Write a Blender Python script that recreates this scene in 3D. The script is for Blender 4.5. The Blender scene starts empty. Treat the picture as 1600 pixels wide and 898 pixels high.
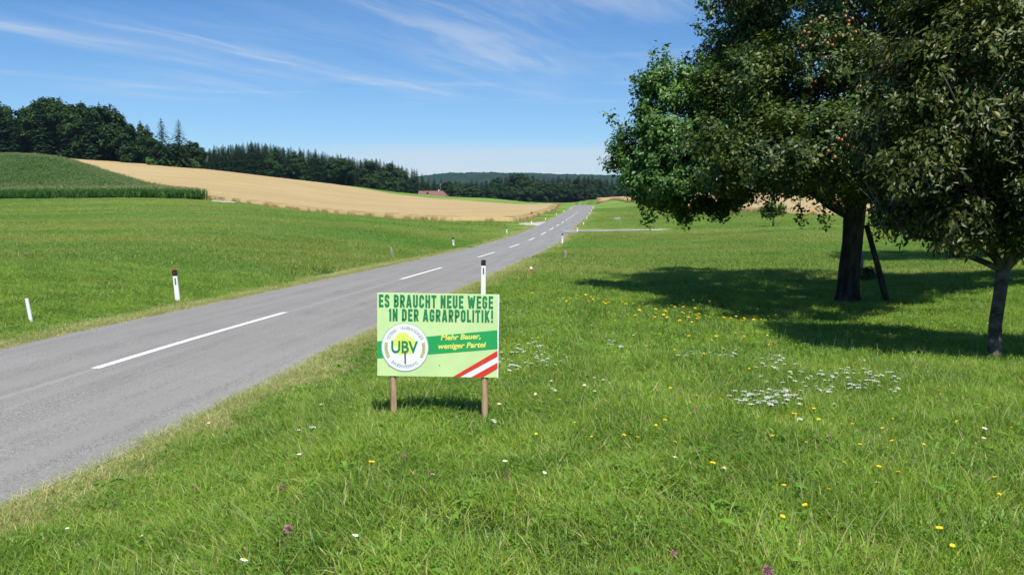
import bpy, math, random
import numpy as np
from mathutils import Vector, noise as mnoise

random.seed(7)
RNG = np.random.default_rng(7)
SC = bpy.context.scene
COL = SC.collection

# ------------------------------------------------------------------ camera
FPX, CX, CY = 1256.0, 800.0, 449.0           # focal length in pixels of a 1600 px wide frame
PITCH = math.radians(6.27)
CAMZ = 2.4
cam_d = bpy.data.cameras.new('camera')
cam_d.sensor_width = 36.0
cam_d.lens = 36.0 * FPX / 1600.0
cam_d.clip_start = 0.05
cam_d.clip_end = 20000
cam = bpy.data.objects.new('camera', cam_d)
COL.objects.link(cam)
cam.location = (0, 0, CAMZ)
cam.rotation_euler = (math.radians(90) - PITCH, 0, 0)
SC.camera = cam

# ------------------------------------------------------------------ world, sun, exposure
SUN_EL = math.radians(59)
SUN_AZ = math.atan2(0.28, -0.96)             # direction (sin az, cos az) from the scene towards the sun
SC.view_settings.view_transform = 'Standard'
SC.view_settings.look = 'None'
SC.view_settings.exposure = 0.38
SC.view_settings.gamma = 1.0
SC.render.film_transparent = False
SC.cycles.max_bounces = 6
SC.cycles.diffuse_bounces = 2
SC.cycles.glossy_bounces = 2
SC.cycles.transmission_bounces = 4
SC.cycles.transparent_max_bounces = 8
SC.cycles.volume_bounces = 0
SC.cycles.use_adaptive_sampling = True
SC.cycles.adaptive_threshold = 0.02

sun_d = bpy.data.lights.new('sun', 'SUN')
sun_d.energy = 5.0
sun_d.angle = math.radians(0.53)
sun_d.color = (1.0, 0.96, 0.89)
sun = bpy.data.objects.new('sun', sun_d)
COL.objects.link(sun)
sdir = Vector((math.sin(SUN_AZ) * math.cos(SUN_EL), math.cos(SUN_AZ) * math.cos(SUN_EL), math.sin(SUN_EL)))
sun.rotation_euler = sdir.to_track_quat('Z', 'Y').to_euler()
sun.location = (0, 0, 60)


class NT:
    """small helper to write node maths as expressions"""
    def __init__(s, tree):
        s.t = tree
        s.n = tree.nodes
        s.l = tree.links

    def new(s, typ, **kw):
        nd = s.n.new(typ)
        for k, v in kw.items():
            setattr(nd, k, v)
        return nd

    def put(s, sock, v):
        if isinstance(v, bpy.types.NodeSocket):
            s.l.new(v, sock)
        else:
            sock.default_value = v

    def m(s, op, a, b=0.0, c=0.0, clamp=False):
        nd = s.new('ShaderNodeMath', operation=op, use_clamp=clamp)
        s.put(nd.inputs[0], a)
        s.put(nd.inputs[1], b)
        s.put(nd.inputs[2], c)
        return nd.outputs[0]

    def smooth(s, x, a, b):
        nd = s.new('ShaderNodeMapRange', interpolation_type='SMOOTHSTEP')
        s.put(nd.inputs[0], x)
        nd.inputs[1].default_value = a
        nd.inputs[2].default_value = b
        nd.inputs[3].default_value = 0
        nd.inputs[4].default_value = 1
        return nd.outputs[0]

    def noise(s, vec, scale, detail=3, rough=0.55, dist=0.0, fac=True):
        nd = s.new('ShaderNodeTexNoise')
        if vec is not None:
            s.l.new(vec, nd.inputs['Vector'])
        nd.inputs['Scale'].default_value = scale
        nd.inputs['Detail'].default_value = detail
        nd.inputs['Roughness'].default_value = rough
        nd.inputs['Distortion'].default_value = dist
        return nd.outputs['Fac'] if fac else nd.outputs['Color']

    def mix(s, f, a, b, blend='MIX'):
        nd = s.new('ShaderNodeMix', data_type='RGBA', blend_type=blend)
        s.put(nd.inputs[0], f)
        for sock, v in ((nd.inputs[6], a), (nd.inputs[7], b)):
            if isinstance(v, (tuple, list)):
                v = tuple(v) + (1,) if len(v) == 3 else tuple(v)
            s.put(sock, v)
        return nd.outputs[2]

    def comb(s, x, y, z):
        nd = s.new('ShaderNodeCombineXYZ')
        s.put(nd.inputs[0], x)
        s.put(nd.inputs[1], y)
        s.put(nd.inputs[2], z)
        return nd.outputs[0]


world = bpy.data.worlds.new('World')
SC.world = world
world.use_nodes = True
wt = world.node_tree
wt.nodes.clear()
W = NT(wt)
sky = W.new('ShaderNodeTexSky', sky_type='NISHITA')
sky.sun_disc = False
sky.sun_elevation = SUN_EL
sky.sun_rotation = SUN_AZ
sky.altitude = 500
sky.air_density = 1.0
sky.dust_density = 0.15
sky.ozone_density = 2.0
tc = W.new('ShaderNodeTexCoord')
sep = W.new('ShaderNodeSeparateXYZ')
W.l.new(tc.outputs['Generated'], sep.inputs[0])
dx, dy, dz = sep.outputs
zc = W.m('MAXIMUM', dz, 0.012)
u = W.m('DIVIDE', dx, zc)
v = W.m('DIVIDE', dy, zc)
s_ = W.m('SUBTRACT', W.m('MULTIPLY', u, .9), W.m('MULTIPLY', v, .43))       # across the wind
t_ = W.m('ADD', W.m('MULTIPLY', u, .43), W.m('MULTIPLY', v, .9))            # along the wind
st = W.comb(s_, W.m('MULTIPLY', t_, .22), 0.0)
warp = W.m('MULTIPLY', W.m('SUBTRACT', W.noise(st, 1.1, 3), .5), .75)
sw = W.m('ADD', s_, warp)
fine = W.noise(W.comb(W.m('MULTIPLY', sw, 3.2), W.m('MULTIPLY', t_, .55), 3.0), 1.3, 6, .62, .3)
finer = W.smooth(fine, .36, .72)
total = None
#            s     t0    t1   width strength
for (s0, a0, a1, wd, k) in [(-4.66, 1.2, 5.8, .20, .62), (-4.05, 3.1, 7.4, .15, .70), (-2.52, 2.8, 6.2, .26, .50),
                            (-1.95, 2.9, 4.6, .30, .35), (-1.2, 3.4, 4.6, .22, .5), (-3.1, 5.0, 8.0, .30, .34),
                            (-5.5, 4.3, 6.5, .30, .35), (-.55, 5.0, 7.6, .22, .35), (-1.15, 3.2, 4.7, .5, .25), (-2.2, 4.4, 6.6, .5, .2), (-3.4, 3.2, 5.0, .35, .25), (1.3, 6.4, 8.2, .35, .45), (-1.7, 6.0, 8.4, .22, .42),
                            (-6.6, 4.6, 6.2, .28, .45), (.6, 5.2, 7.4, .3, .35)]:
    e = W.m('DIVIDE', W.m('SUBTRACT', sw, s0), wd * 1.35)
    g = W.m('POWER', 2.718, W.m('MULTIPLY', W.m('MULTIPLY', e, e), -1.0))
    r = W.m('MULTIPLY', W.smooth(t_, a0 - .6, a0 + .7), W.m('SUBTRACT', 1.0, W.smooth(t_, a1 - 1.1, a1 + .5)))
    b = W.m('MULTIPLY', W.m('MULTIPLY', g, r), k)
    total = b if total is None else W.m('ADD', total, b)
streaks = W.m('MULTIPLY', W.m('MULTIPLY', total, .62), W.m('ADD', .25, W.m('MULTIPLY', finer, .9)))
# wide thin veils that lie low in the distance
lowv = W.comb(W.m('MULTIPLY', dx, 2.2), dy, W.m('MULTIPLY', dz, 55.0))
ln = W.noise(lowv, 1.5, 5, .6, .2)
veil = W.m('MULTIPLY', W.m('MULTIPLY', W.smooth(dz, .012, .034), W.m('SUBTRACT', 1.0, W.smooth(dz, .050, .075))),
           W.m('MULTIPLY', W.m('ADD', .20, W.m('MULTIPLY', W.smooth(ln, .38, .58), .5)), W.smooth(dx, -.32, -.1)))
veil2 = W.m('MULTIPLY', W.m('MULTIPLY', W.smooth(dz, .08, .13), W.m('SUBTRACT', 1.0, W.smooth(dz, .15, .2))),
            W.m('MULTIPLY', W.smooth(ln, .52, .72), .30))
haz = W.m('MULTIPLY', W.m('SUBTRACT', 1.0, W.smooth(dz, -.02, .20)), .05)
cl = W.m('MINIMUM', W.m('ADD', W.m('ADD', streaks, W.m('ADD', veil, haz)), veil2), .9)
skyc = W.new('ShaderNodeHueSaturation')
skyc.inputs['Hue'].default_value = .5
skyc.inputs['Saturation'].default_value = 1.32
skyc.inputs['Value'].default_value = 1.22
W.l.new(sky.outputs[0], skyc.inputs['Color'])
skyt = W.mix(1.0, skyc.outputs[0], (.90, 1.0, 1.16), 'MULTIPLY')
skyt = W.mix(W.smooth(dz, .0, .16), W.mix(1.0, skyt, (.74, .90, 1.04), 'MULTIPLY'), skyt)
skym = W.mix(cl, skyt, (8.0, 8.8, 9.8))
bg = W.new('ShaderNodeBackground')
bg.inputs[1].default_value = 0.069
W.l.new(skym, bg.inputs[0])
wo = W.new('ShaderNodeOutputWorld')
W.l.new(bg.outputs[0], wo.inputs[0])


# ------------------------------------------------------------------ pixel -> world helpers
def ray(px, py):
    a, b = (px - CX) / FPX, (CY - py) / FPX
    return np.array([a, math.cos(PITCH) + b * math.sin(PITCH), -math.sin(PITCH) + b * math.cos(PITCH)])


def P(px, py, d):
    r = ray(px, py)
    return r * (d / r[1]) + np.array([0, 0, CAMZ])


def spline(xs, ys):
    xs = np.array(xs, float)
    ys = np.array(ys, float)
    n = len(xs)
    h = np.diff(xs)
    A = np.zeros((n, n))
    B = np.zeros(n)
    A[0, 0] = A[-1, -1] = 1
    for i in range(1, n - 1):
        A[i, i - 1], A[i, i], A[i, i + 1] = h[i - 1], 2 * (h[i - 1] + h[i]), h[i]
        B[i] = 6 * ((ys[i + 1] - ys[i]) / h[i] - (ys[i] - ys[i - 1]) / h[i - 1])
    M = np.linalg.solve(A, B)

    def f(x):
        x = np.clip(np.asarray(x, float), xs[0], xs[-1])
        i = np.clip(np.searchsorted(xs, x) - 1, 0, n - 2)
        t0, t1 = x - xs[i], xs[i + 1] - x
        hh = h[i]
        return (M[i] * t1 ** 3 + M[i + 1] * t0 ** 3) / (6 * hh) + (ys[i] / hh - M[i] * hh / 6) * t1 + (ys[i + 1] / hh - M[i + 1] * hh / 6) * t0
    return f


# ------------------------------------------------------------------ the road's course
rows = [(540, 12, 536, 13.1), (487, 261, 650, 17.9), (437, 509, 747, 27.0), (402, 668, 829, 42), (380, 765, 868, 62),
        (362, 816, 893, 90), (348, 850, 907, 120), (335, 877, 919, 160), (327, 889, 924.5, 200), (320.5, 901, 926, 270)]
rd, rx, rz = [], [], []
for (py, l, r_, d) in rows:
    p = P((l + r_) / 2, py, d)
    rd.append(d)
    rx.append(p[0])
    rz.append(p[2])
rd = [-60, -20, 3.0, 6.6] + rd + [300, 345, 420, 600, 1200]
rx = [-22, -12.2, -7.34, -6.64] + rx + [rx[-1] + 3.0, rx[-1] + 3.6, rx[-1] - 14, rx[-1] - 60, rx[-1] - 200]
rz = [0, 0, 0, 0] + rz + [.05, -1.2, -4.5, -9, -9]
ROADX = spline(rd, rx)
ROADZ = spline(rd, rz)
HW = 2.78


# ------------------------------------------------------------------ terrain
ctl = []


def cp(px, py, d, dz=0.0):
    p = P(px, py, d)
    ctl.append((p[0], p[1], p[2] + dz))


for (x, y, z) in [(0, .6, .8), (1.5, 2.5, .8), (-2, 2.0, .68), (-3, .5, .45), (8, 3, .85), (25, 5, .8), (4, -4, .85), (-3, -5, .5), (-12, -5, 0), (0, -20, .9),
                  (-40, -20, .4), (40, -20, 1.0), (-40, 0, .3), (60, 10, .8), (-40, 20, .6), (-18, 10, .05), (60, 36, .4), (70, 100, .7), (120, 60, 1),
                  (2.2, 6.7, .66), (5, 6.5, .6), (12, 9, .5), (12, 18, .1), (20, 30, .1),
                  (-250, -60, 2), (250, -60, 3), (0, -250, 2), (300, 200, 4), (-300, 60, 6), (-300, 200, 14),
                  (-1, 50, -.85), (-50, 520, .2), (-140, 520, 9), (-240, 520, 14), (-400, 420, 18), (-600, 600, 15), (-100, 700, 1), (0, 700, 0),
                  (120, 700, 0), (60, 520, -3), (300, 600, 4), (0, 1200, 5), (-800, 1300, 10), (800, 1300, 10), (500, 400, 6), (0, 2600, 20), (-1800, 2000, 20), (1800, 2000, 20),
                  (-340, 330, 17), (-60, 330, 4.2), (-20, 300, 1.4), (60, 420, 3)]:
    ctl.append((x, y, z))
for a in [(613, 655, 6.68), (757, 657, 6.68), (1555, 562, 10.7), (1325, 474, 20), (1490, 406, 36), (1000, 430, 28), (840, 437, 24),
          (886, 394, 48), (960, 366, 84), (1045, 361, 90), (1208, 348, 100), (1200, 334, 130), (1330, 338, 120), (950, 313.5, 270), (940, 312.6, 330), (915, 313, 345),
          (980, 310, 400), (1250, 305, 300), (1100, 345, 110), (1200, 372, 60), (1000, 340, 150), (960, 325, 200),
          (45, 503, 15.7), (100, 425, 24), (100, 385, 37), (300, 345, 62), (0, 347, 62), (-300, 345, 60), (500, 370, 50), (600, 362, 66), (150, 325, 105), (400, 330, 105),
          (708, 385, 57), (0, 310, 165), (170, 309.5, 150), (327, 313, 150), (450, 327, 140), (560, 338, 125), (700, 346.5, 112), (800, 349, 108)]:
    cp(*a)
cp(-200, 308, 170)
for a in [(0, 243, 262), (60, 243, 270), (130, 252, 285), (200, 272, 240), (260, 287, 200), (120, 285, 200), (40, 285, 200), (-250, 245, 280)]:
    cp(*a, dz=-2.2)
for a in [(135, 252, 300), (250, 257, 330), (400, 273, 360), (500, 285, 390), (600, 300, 400), (700, 311, 375), (880, 321, 290),
          (400, 300, 215), (560, 315, 230), (300, 275, 260), (700, 328, 190)]:
    cp(*a, dz=-.8)
for a in [(560, 292, 430), (650, 303, 450), (760, 309.5, 440), (870, 318.5, 380)]:
    cp(*a)
for d in list(np.arange(6, 60, 6)) + list(range(60, 300, 20)):
    for o in (-3.6, 3.6):
        ctl.append((float(ROADX(d)) + o, float(d), float(ROADZ(d)) + .02))
ctl = np.array(ctl)


def uv(x, y):
    r = np.sqrt(x * x + y * y) + 3.0
    return 2.2 * np.arctan2(x, y), np.log(r)


cu, cv = uv(ctl[:, 0], ctl[:, 1])


def tk(d2):
    d2 = np.maximum(d2, 1e-12)
    return .5 * d2 * np.log(d2)


n = len(ctl)
K = tk((cu[:, None] - cu[None]) ** 2 + (cv[:, None] - cv[None]) ** 2) + np.eye(n) * 2e-4
Pm = np.stack([np.ones(n), cu, cv], 1)
A = np.zeros((n + 3, n + 3))
A[:n, :n], A[:n, n:], A[n:, :n] = K, Pm, Pm.T
coef = np.linalg.solve(A, np.concatenate([ctl[:, 2], np.zeros(3)]))


def sstep(x, a, b):
    t = np.clip((x - a) / (b - a), 0, 1)
    return t * t * (3 - 2 * t)


def H(x, y, under=True):
    x = np.atleast_1d(np.asarray(x, float))
    y = np.atleast_1d(np.asarray(y, float))
    out = np.empty_like(x)
    for i in range(0, len(x), 20000):
        a, b = x[i:i + 20000], y[i:i + 20000]
        uu, vv = uv(a, b)
        k = tk((uu[:, None] - cu[None]) ** 2 + (vv[:, None] - cv[None]) ** 2)
        z = k @ coef[:n] + coef[n] + coef[n + 1] * uu + coef[n + 2] * vv
        z = z + .035 * np.sin(a * 1.3 + 1.7 * np.sin(b * .7)) * np.cos(b * 1.1 + a * .4) * sstep(np.hypot(a, b), 1, 5)
        ad = np.abs(a - ROADX(b))
        rz_ = ROADZ(b)
        w = sstep(ad, HW + .25, HW + 2.6)
        z = np.where(b < 620, z * w + (rz_ - .012) * (1 - w), z)
        if under:
            z = np.where(b < 620, z - .16 * (1 - sstep(ad, HW - .95, HW - .4)), z)
        out[i:i + 20000] = z
    return out


def hz(x, y):
    return float(H(x, y)[0])


def cast(px, py, d0=2.0, d1=600.0):
    """first point of the ground seen through this spot of the photograph"""
    r = ray(px, py)
    ds = np.geomspace(d0, d1, 900)
    k = ds / r[1]
    x, y, z = r[0] * k, r[1] * k, r[2] * k + CAMZ
    g = H(x, y) - z
    i = np.argmax(g > 0)
    if g[i] <= 0:
        i = len(ds) - 1
    j = max(i - 1, 0)
    f = 0.5 if g[i] == g[j] else np.clip(-g[j] / (g[i] - g[j]), 0, 1)
    xx, yy = x[j] + (x[i] - x[j]) * f, y[j] + (y[i] - y[j]) * f
    return np.array([xx, yy, hz(xx, yy)])


def inside(x, y, poly):
    c = np.zeros(len(x), bool)
    m = len(poly)
    for i in range(m):
        x0, y0 = poly[i]
        x1, y1 = poly[(i + 1) % m]
        if y0 == y1:
            continue
        t = ((y0 > y) != (y1 > y)) & (x < (x1 - x0) * (y - y0) / (y1 - y0) + x0)
        c ^= t
    return c


def dist_poly(x, y, poly, closed=True):
    best = np.full(len(x), 1e9)
    m = len(poly)
    for i in range(m if closed else m - 1):
        ax, ay = poly[i]
        bx, by = poly[(i + 1) % m]
        L = (bx - ax) ** 2 + (by - ay) ** 2 + 1e-9
        t = np.clip(((x - ax) * (bx - ax) + (y - ay) * (by - ay)) / L, 0, 1)
        best = np.minimum(best, np.hypot(x - ax - t * (bx - ax), y - ay - t * (by - ay)))
    return best


def XY(px, d):
    return (float((px - CX) / FPX * d), float(d))


CORN = [XY(-420, 168), XY(-200, 170), XY(0, 162), XY(170, 150), XY(327, 148), XY(300, 168), XY(260, 200), XY(200, 240), XY(135, 286), XY(60, 305), XY(-100, 310), XY(-420, 300)]
WHEAT = [XY(338, 156), XY(450, 141), XY(560, 126), XY(700, 113)] + [tuple(map(float, cast(a, b_)[:2])) for a, b_ in ((800, 347.5), (820, 345), (836, 340.5), (852, 334.5), (866, 329.0))] + [XY(876, 290), XY(790, 330), XY(700, 372), XY(600, 400), XY(500, 396),
         XY(400, 385), XY(250, 372), XY(135, 360), XY(60, 330), XY(132, 291), XY(200, 244), XY(262, 203), XY(304, 170)]
WHEAT2 = [XY(932, 310), XY(985, 236), XY(1090, 165), XY(1200, 131), XY(1330, 122), XY(1450, 120), XY(1650, 190), XY(1500, 420), XY(1200, 440), XY(990, 420), XY(935, 400)]
DRIVE = [tuple(cast(a, b)[:2]) for a, b in ((807, 351.2), (819, 348.8), (838, 347.6), (854, 345.8))] + [(float(ROADX(116)) - 2.6, 116.0), (float(ROADX(100)) - 2.6, 100.0)] + [tuple(cast(840, 354.2)[:2]), tuple(cast(834, 351.8)[:2])]
sr = [(float(ROADX(92)) + 2.4, 92.0)]
SIDE_C = [(float(ROADX(91)) + 1.6, 91.0), (9.5, 92.2), (13, 92.8), (17, 92.6), (20, 92.2)]


# ------------------------------------------------------------------ object helpers
def tag(o, label=None, cat=None, group=None, kind=None):
    if label:
        o['label'] = label
    if cat:
        o['category'] = cat
    if group:
        o['group'] = group
    if kind:
        o['kind'] = kind
    return o


def link(name, me, parent=None, loc=None):
    o = bpy.data.objects.new(name, me)
    COL.objects.link(o)
    if parent is not None:
        o.parent = parent
    if loc is not None:
        o.location = loc
    return o


def empty(name, loc, label, cat, group=None, rz=0):
    o = link(name, None, None, loc)
    o.empty_display_size = .2
    o.rotation_euler = (0, 0, rz)
    return tag(o, label, cat, group)


def fast_mesh(name, verts, faces_list, mats, smooth=False, mat_idx=None, attrs=None):
    """verts (n,3); faces_list: list of int arrays (m,k) of equal k each"""
    me = bpy.data.meshes.new(name)
    verts = np.asarray(verts, np.float32)
    me.vertices.add(len(verts))
    me.vertices.foreach_set('co', verts.ravel())
    loops = np.concatenate([f.ravel() for f in faces_list]).astype(np.int32)
    tot = np.concatenate([np.full(len(f), f.shape[1]) for f in faces_list]).astype(np.int32)
    me.loops.add(len(loops))
    me.loops.foreach_set('vertex_index', loops)
    me.polygons.add(len(tot))
    me.polygons.foreach_set('loop_start', np.concatenate([[0], np.cumsum(tot)[:-1]]).astype(np.int32))
    me.polygons.foreach_set('loop_total', tot)
    if smooth:
        me.polygons.foreach_set('use_smooth', np.ones(len(tot), bool))
    for m in (mats if isinstance(mats, (list, tuple)) else [mats]):
        me.materials.append(m)
    if mat_idx is not None:
        me.polygons.foreach_set('material_index', np.asarray(mat_idx, np.int32))
    for k, a in (attrs or {}).items():
        at = me.attributes.new(k, 'FLOAT', 'POINT')
        at.data.foreach_set('value', np.asarray(a, np.float32))
    me.update(calc_edges=True)
    me.validate()
    return me


class MB:
    """collects solid shapes into one mesh"""
    def __init__(s):
        s.v, s.f, s.mi = [], [], []

    def add(s, vs, fs, mi=0):
        o = len(s.v)
        s.v += [tuple(map(float, a)) for a in vs]
        s.f += [tuple(i + o for i in f) for f in fs]
        s.mi += [mi] * len(fs)

    def box(s, x0, x1, y0, y1, z0, z1, mi=0):
        s.add([(x0, y0, z0), (x1, y0, z0), (x1, y1, z0), (x0, y1, z0), (x0, y0, z1), (x1, y0, z1), (x1, y1, z1), (x0, y1, z1)],
              [(0, 3, 2, 1), (4, 5, 6, 7), (0, 1, 5, 4), (1, 2, 6, 5), (2, 3, 7, 6), (3, 0, 4, 7)], mi)

    def tube(s, pts, rad, k=8, mi=0, jit=0.0, cap=True, squash=None):
        pts = [Vector(p) for p in pts]
        rings = []
        ref = Vector((.3, 1, .1)).normalized()
        vs = []
        for i, p in enumerate(pts):
            d = (pts[min(i + 1, len(pts) - 1)] - pts[max(i - 1, 0)]).normalized()
            a = d.cross(ref)
            if a.length < .05:
                a = d.cross(Vector((1, 0, 0)))
            a.normalize()
            b = d.cross(a)
            for j in range(k):
                t = 2 * math.pi * j / k
                r = rad[i] * (1 + random.uniform(-jit, jit))
                vs.append(p + a * math.cos(t) * r + b * math.sin(t) * r)
        fs = []
        for i in range(len(pts) - 1):
            for j in range(k):
                fs.append((i * k + j, i * k + (j + 1) % k, (i + 1) * k + (j + 1) % k, (i + 1) * k + j))
        if cap:
            fs.append(tuple(range(k))[::-1])
            fs.append(tuple((len(pts) - 1) * k + j for j in range(k)))
        s.add(vs, fs, mi)

    def prism(s, poly, z0, z1, mi=0, top=None):
        """poly in xy extruded in z, top: optional poly for the upper end"""
        top = top or poly
        k = len(poly)
        s.add([(a, b, z0) for a, b in poly] + [(a, b, z1) for a, b in top],
              [tuple(range(k))[::-1], tuple(range(k, 2 * k))] + [(i, (i + 1) % k, k + (i + 1) % k, k + i) for i in range(k)], mi)

    def build(s, name, mats, parent=None, smooth=False, bevel=0, loc=None):
        me = bpy.data.meshes.new(name)
        me.from_pydata(s.v, [], s.f)
        for m in (mats if isinstance(mats, (list, tuple)) else [mats]):
            me.materials.append(m)
        me.polygons.foreach_set('material_index', s.mi)
        if smooth:
            me.polygons.foreach_set('use_smooth', [True] * len(s.f))
        me.update()
        o = link(name, me, parent, loc)
        if bevel:
            b = o.modifiers.new('bevel', 'BEVEL')
            b.width = bevel
            b.segments = 2
            b.limit_method = 'ANGLE'
        return o


def copy_tree(o, parent=None):
    c = o.copy()
    COL.objects.link(c)
    c.parent = parent
    for ch in list(o.children):
        copy_tree(ch, c)
    return c


# ------------------------------------------------------------------ materials
def new_mat(name):
    m = bpy.data.materials.new(name)
    m.use_nodes = True
    m.node_tree.nodes.clear()
    t = NT(m.node_tree)
    out = t.new('ShaderNodeOutputMaterial')
    return m, t, out


def principled(name, col, rough=.6, spec=.4, var=.12, scale=6.0, metal=0.0, bump=0.0, bscale=40., col2=None, noisef=(.35, .65), coord='Object', stretch=None):
    m, t, out = new_mat(name)
    b = t.new('ShaderNodeBsdfPrincipled')
    tcn = t.new('ShaderNodeTexCoord')
    vec = tcn.outputs[coord]
    if stretch:
        mp = t.new('ShaderNodeMapping')
        mp.inputs['Scale'].default_value = stretch
        t.l.new(vec, mp.inputs[0])
        vec = mp.outputs[0]
    nz = t.noise(vec, scale, 5, .6)
    c2 = col2 or tuple(c * (1 - var) for c in col)
    t.l.new(t.mix(t.smooth(nz, *noisef), col, c2), b.inputs['Base Color'])
    b.inputs['Roughness'].default_value = rough
    b.inputs['Specular IOR Level'].default_value = spec
    b.inputs['Metallic'].default_value = metal
    if bump:
        bp = t.new('ShaderNodeBump')
        bp.inputs['Strength'].default_value = bump
        bp.inputs['Distance'].default_value = .02
        t.l.new(t.noise(vec, bscale, 4, .6), bp.inputs['Height'])
        t.l.new(bp.outputs[0], b.inputs['Normal'])
    t.l.new(b.outputs[0], out.inputs[0])
    return m


def leafmat(name, c_dark, c_light, c_alt=None, trans=.35, rough=.5, spec=.35, wscale=.5, alt_amt=.15, wave=None):
    """two-sided leaf: per-leaf tint attribute, patches by place"""
    m, t, out = new_mat(name)
    at = t.new('ShaderNodeAttribute', attribute_name='tint')
    geo = t.new('ShaderNodeNewGeometry')
    big = t.noise(geo.outputs['Position'], wscale, 4, .6)
    f = t.m('ADD', t.m('MULTIPLY', at.outputs['Fac'], .55), t.m('MULTIPLY', t.smooth(big, .32, .68), .45))
    col = t.mix(f, c_dark, c_light)
    if wscale <= .05:
        sp = t.new('ShaderNodeSeparateXYZ')
        t.l.new(geo.outputs['Position'], sp.inputs[0])
        bn = t.noise(t.comb(t.m('MULTIPLY', sp.outputs[0], .02), t.m('MULTIPLY', sp.outputs[1], .07), 0.0), 1.4, 5, .62, .5)
        col = t.mix(t.smooth(bn, .36, .64), t.mix(1.0, col, (.68, .95, .75), 'MULTIPLY'), t.mix(1.0, col, (1.22, 1.06, 1.15), 'MULTIPLY'))
    if c_alt:
        alt = t.smooth(at.outputs['Fac'], 1 - alt_amt - .02, 1 - alt_amt + .02)
        col = t.mix(alt, col, c_alt)
    b = t.new('ShaderNodeBsdfPrincipled')
    t.l.new(col, b.inputs['Base Color'])
    b.inputs['Roughness'].default_value = rough
    b.inputs['Specular IOR Level'].default_value = spec
    tr = t.new('ShaderNodeBsdfTranslucent')
    t.l.new(t.mix(.5, col, t.mix(1.0, col, (1.25, 1.15, .35), 'MULTIPLY')), tr.inputs[0])
    mx = t.new('ShaderNodeMixShader')
    mx.inputs[0].default_value = trans
    t.l.new(b.outputs[0], mx.inputs[1])
    t.l.new(tr.outputs[0], mx.inputs[2])
    t.l.new(mx.outputs[0], out.inputs[0])
    return m


G_D, G_L, G_A = (.08, .19, .016), (.45, .60, .085), (.62, .58, .27)
M_GRASS = leafmat('grass_blades', G_D, G_L, G_A, trans=.48, wscale=1.1, alt_amt=.09)
M_GRASS_FAR = leafmat('meadow_blades', (.19, .29, .042), (.34, .44, .095), (.44, .46, .17), trans=.45, wscale=.05, alt_amt=.10)
M_CLOVER = leafmat('clover_leaves', (.075, .20, .016), (.24, .43, .055), trans=.35, wscale=1.2)
M_DRY = leafmat('dry_grass', (.34, .32, .11), (.68, .58, .31), (.22, .36, .06), trans=.25, wscale=1.0, alt_amt=.35)
M_STRAW = leafmat('straw', (.20, .28, .07), (.42, .42, .18), trans=.25)


def ground_material():
    m, t, out = new_mat('meadow_ground')
    geo = t.new('ShaderNodeNewGeometry')
    pos = geo.outputs['Position']
    sp = t.new('ShaderNodeSeparateXYZ')
    t.l.new(pos, sp.inputs[0])
    band = t.comb(t.m('MULTIPLY', sp.outputs[0], .012), t.m('MULTIPLY', sp.outputs[1], .05), 0.0)
    n1 = t.noise(band, 1.6, 5, .6, .6)
    n2 = t.noise(pos, .35, 5, .65)
    n3 = t.noise(pos, 3.0, 5, .75)
    c = t.mix(t.smooth(n1, .38, .62), (.13, .27, .04), (.27, .34, .09))
    c = t.mix(t.m('MULTIPLY', t.smooth(n2, .35, .7), .6), c, (.19, .31, .05))
    c = t.mix(t.smooth(n3, .35, .75), t.mix(1.0, c, (.55, .62, .55), 'MULTIPLY'), t.mix(1.0, c, (1.2, 1.15, 1.1), 'MULTIPLY'))
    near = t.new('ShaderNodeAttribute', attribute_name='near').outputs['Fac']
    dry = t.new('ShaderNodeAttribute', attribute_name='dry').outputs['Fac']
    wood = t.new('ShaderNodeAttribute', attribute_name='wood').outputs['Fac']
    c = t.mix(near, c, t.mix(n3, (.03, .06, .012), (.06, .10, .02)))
    n4 = t.noise(pos, 1.6, 5, .7)
    dm = t.m('MULTIPLY', dry, t.m('ADD', .35, t.smooth(n4, .35, .6)), clamp=True)
    c = t.mix(dm, c, t.mix(n3, (.22, .18, .09), (.40, .33, .19)))
    c = t.mix(wood, c, (.03, .035, .015))
    b = t.new('ShaderNodeBsdfPrincipled')
    t.l.new(c, b.inputs['Base Color'])
    b.inputs['Roughness'].default_value = .95
    b.inputs['Specular IOR Level'].default_value = .1
    bp = t.new('ShaderNodeBump')
    bp.inputs['Strength'].default_value = .7
    bp.inputs['Distance'].default_value = .25
    t.l.new(t.noise(pos, 2.3, 6, .75), bp.inputs['Height'])
    t.l.new(bp.outputs[0], b.inputs['Normal'])
    t.l.new(b.outputs[0], out.inputs[0])
    return m


M_GROUND = ground_material()


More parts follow.
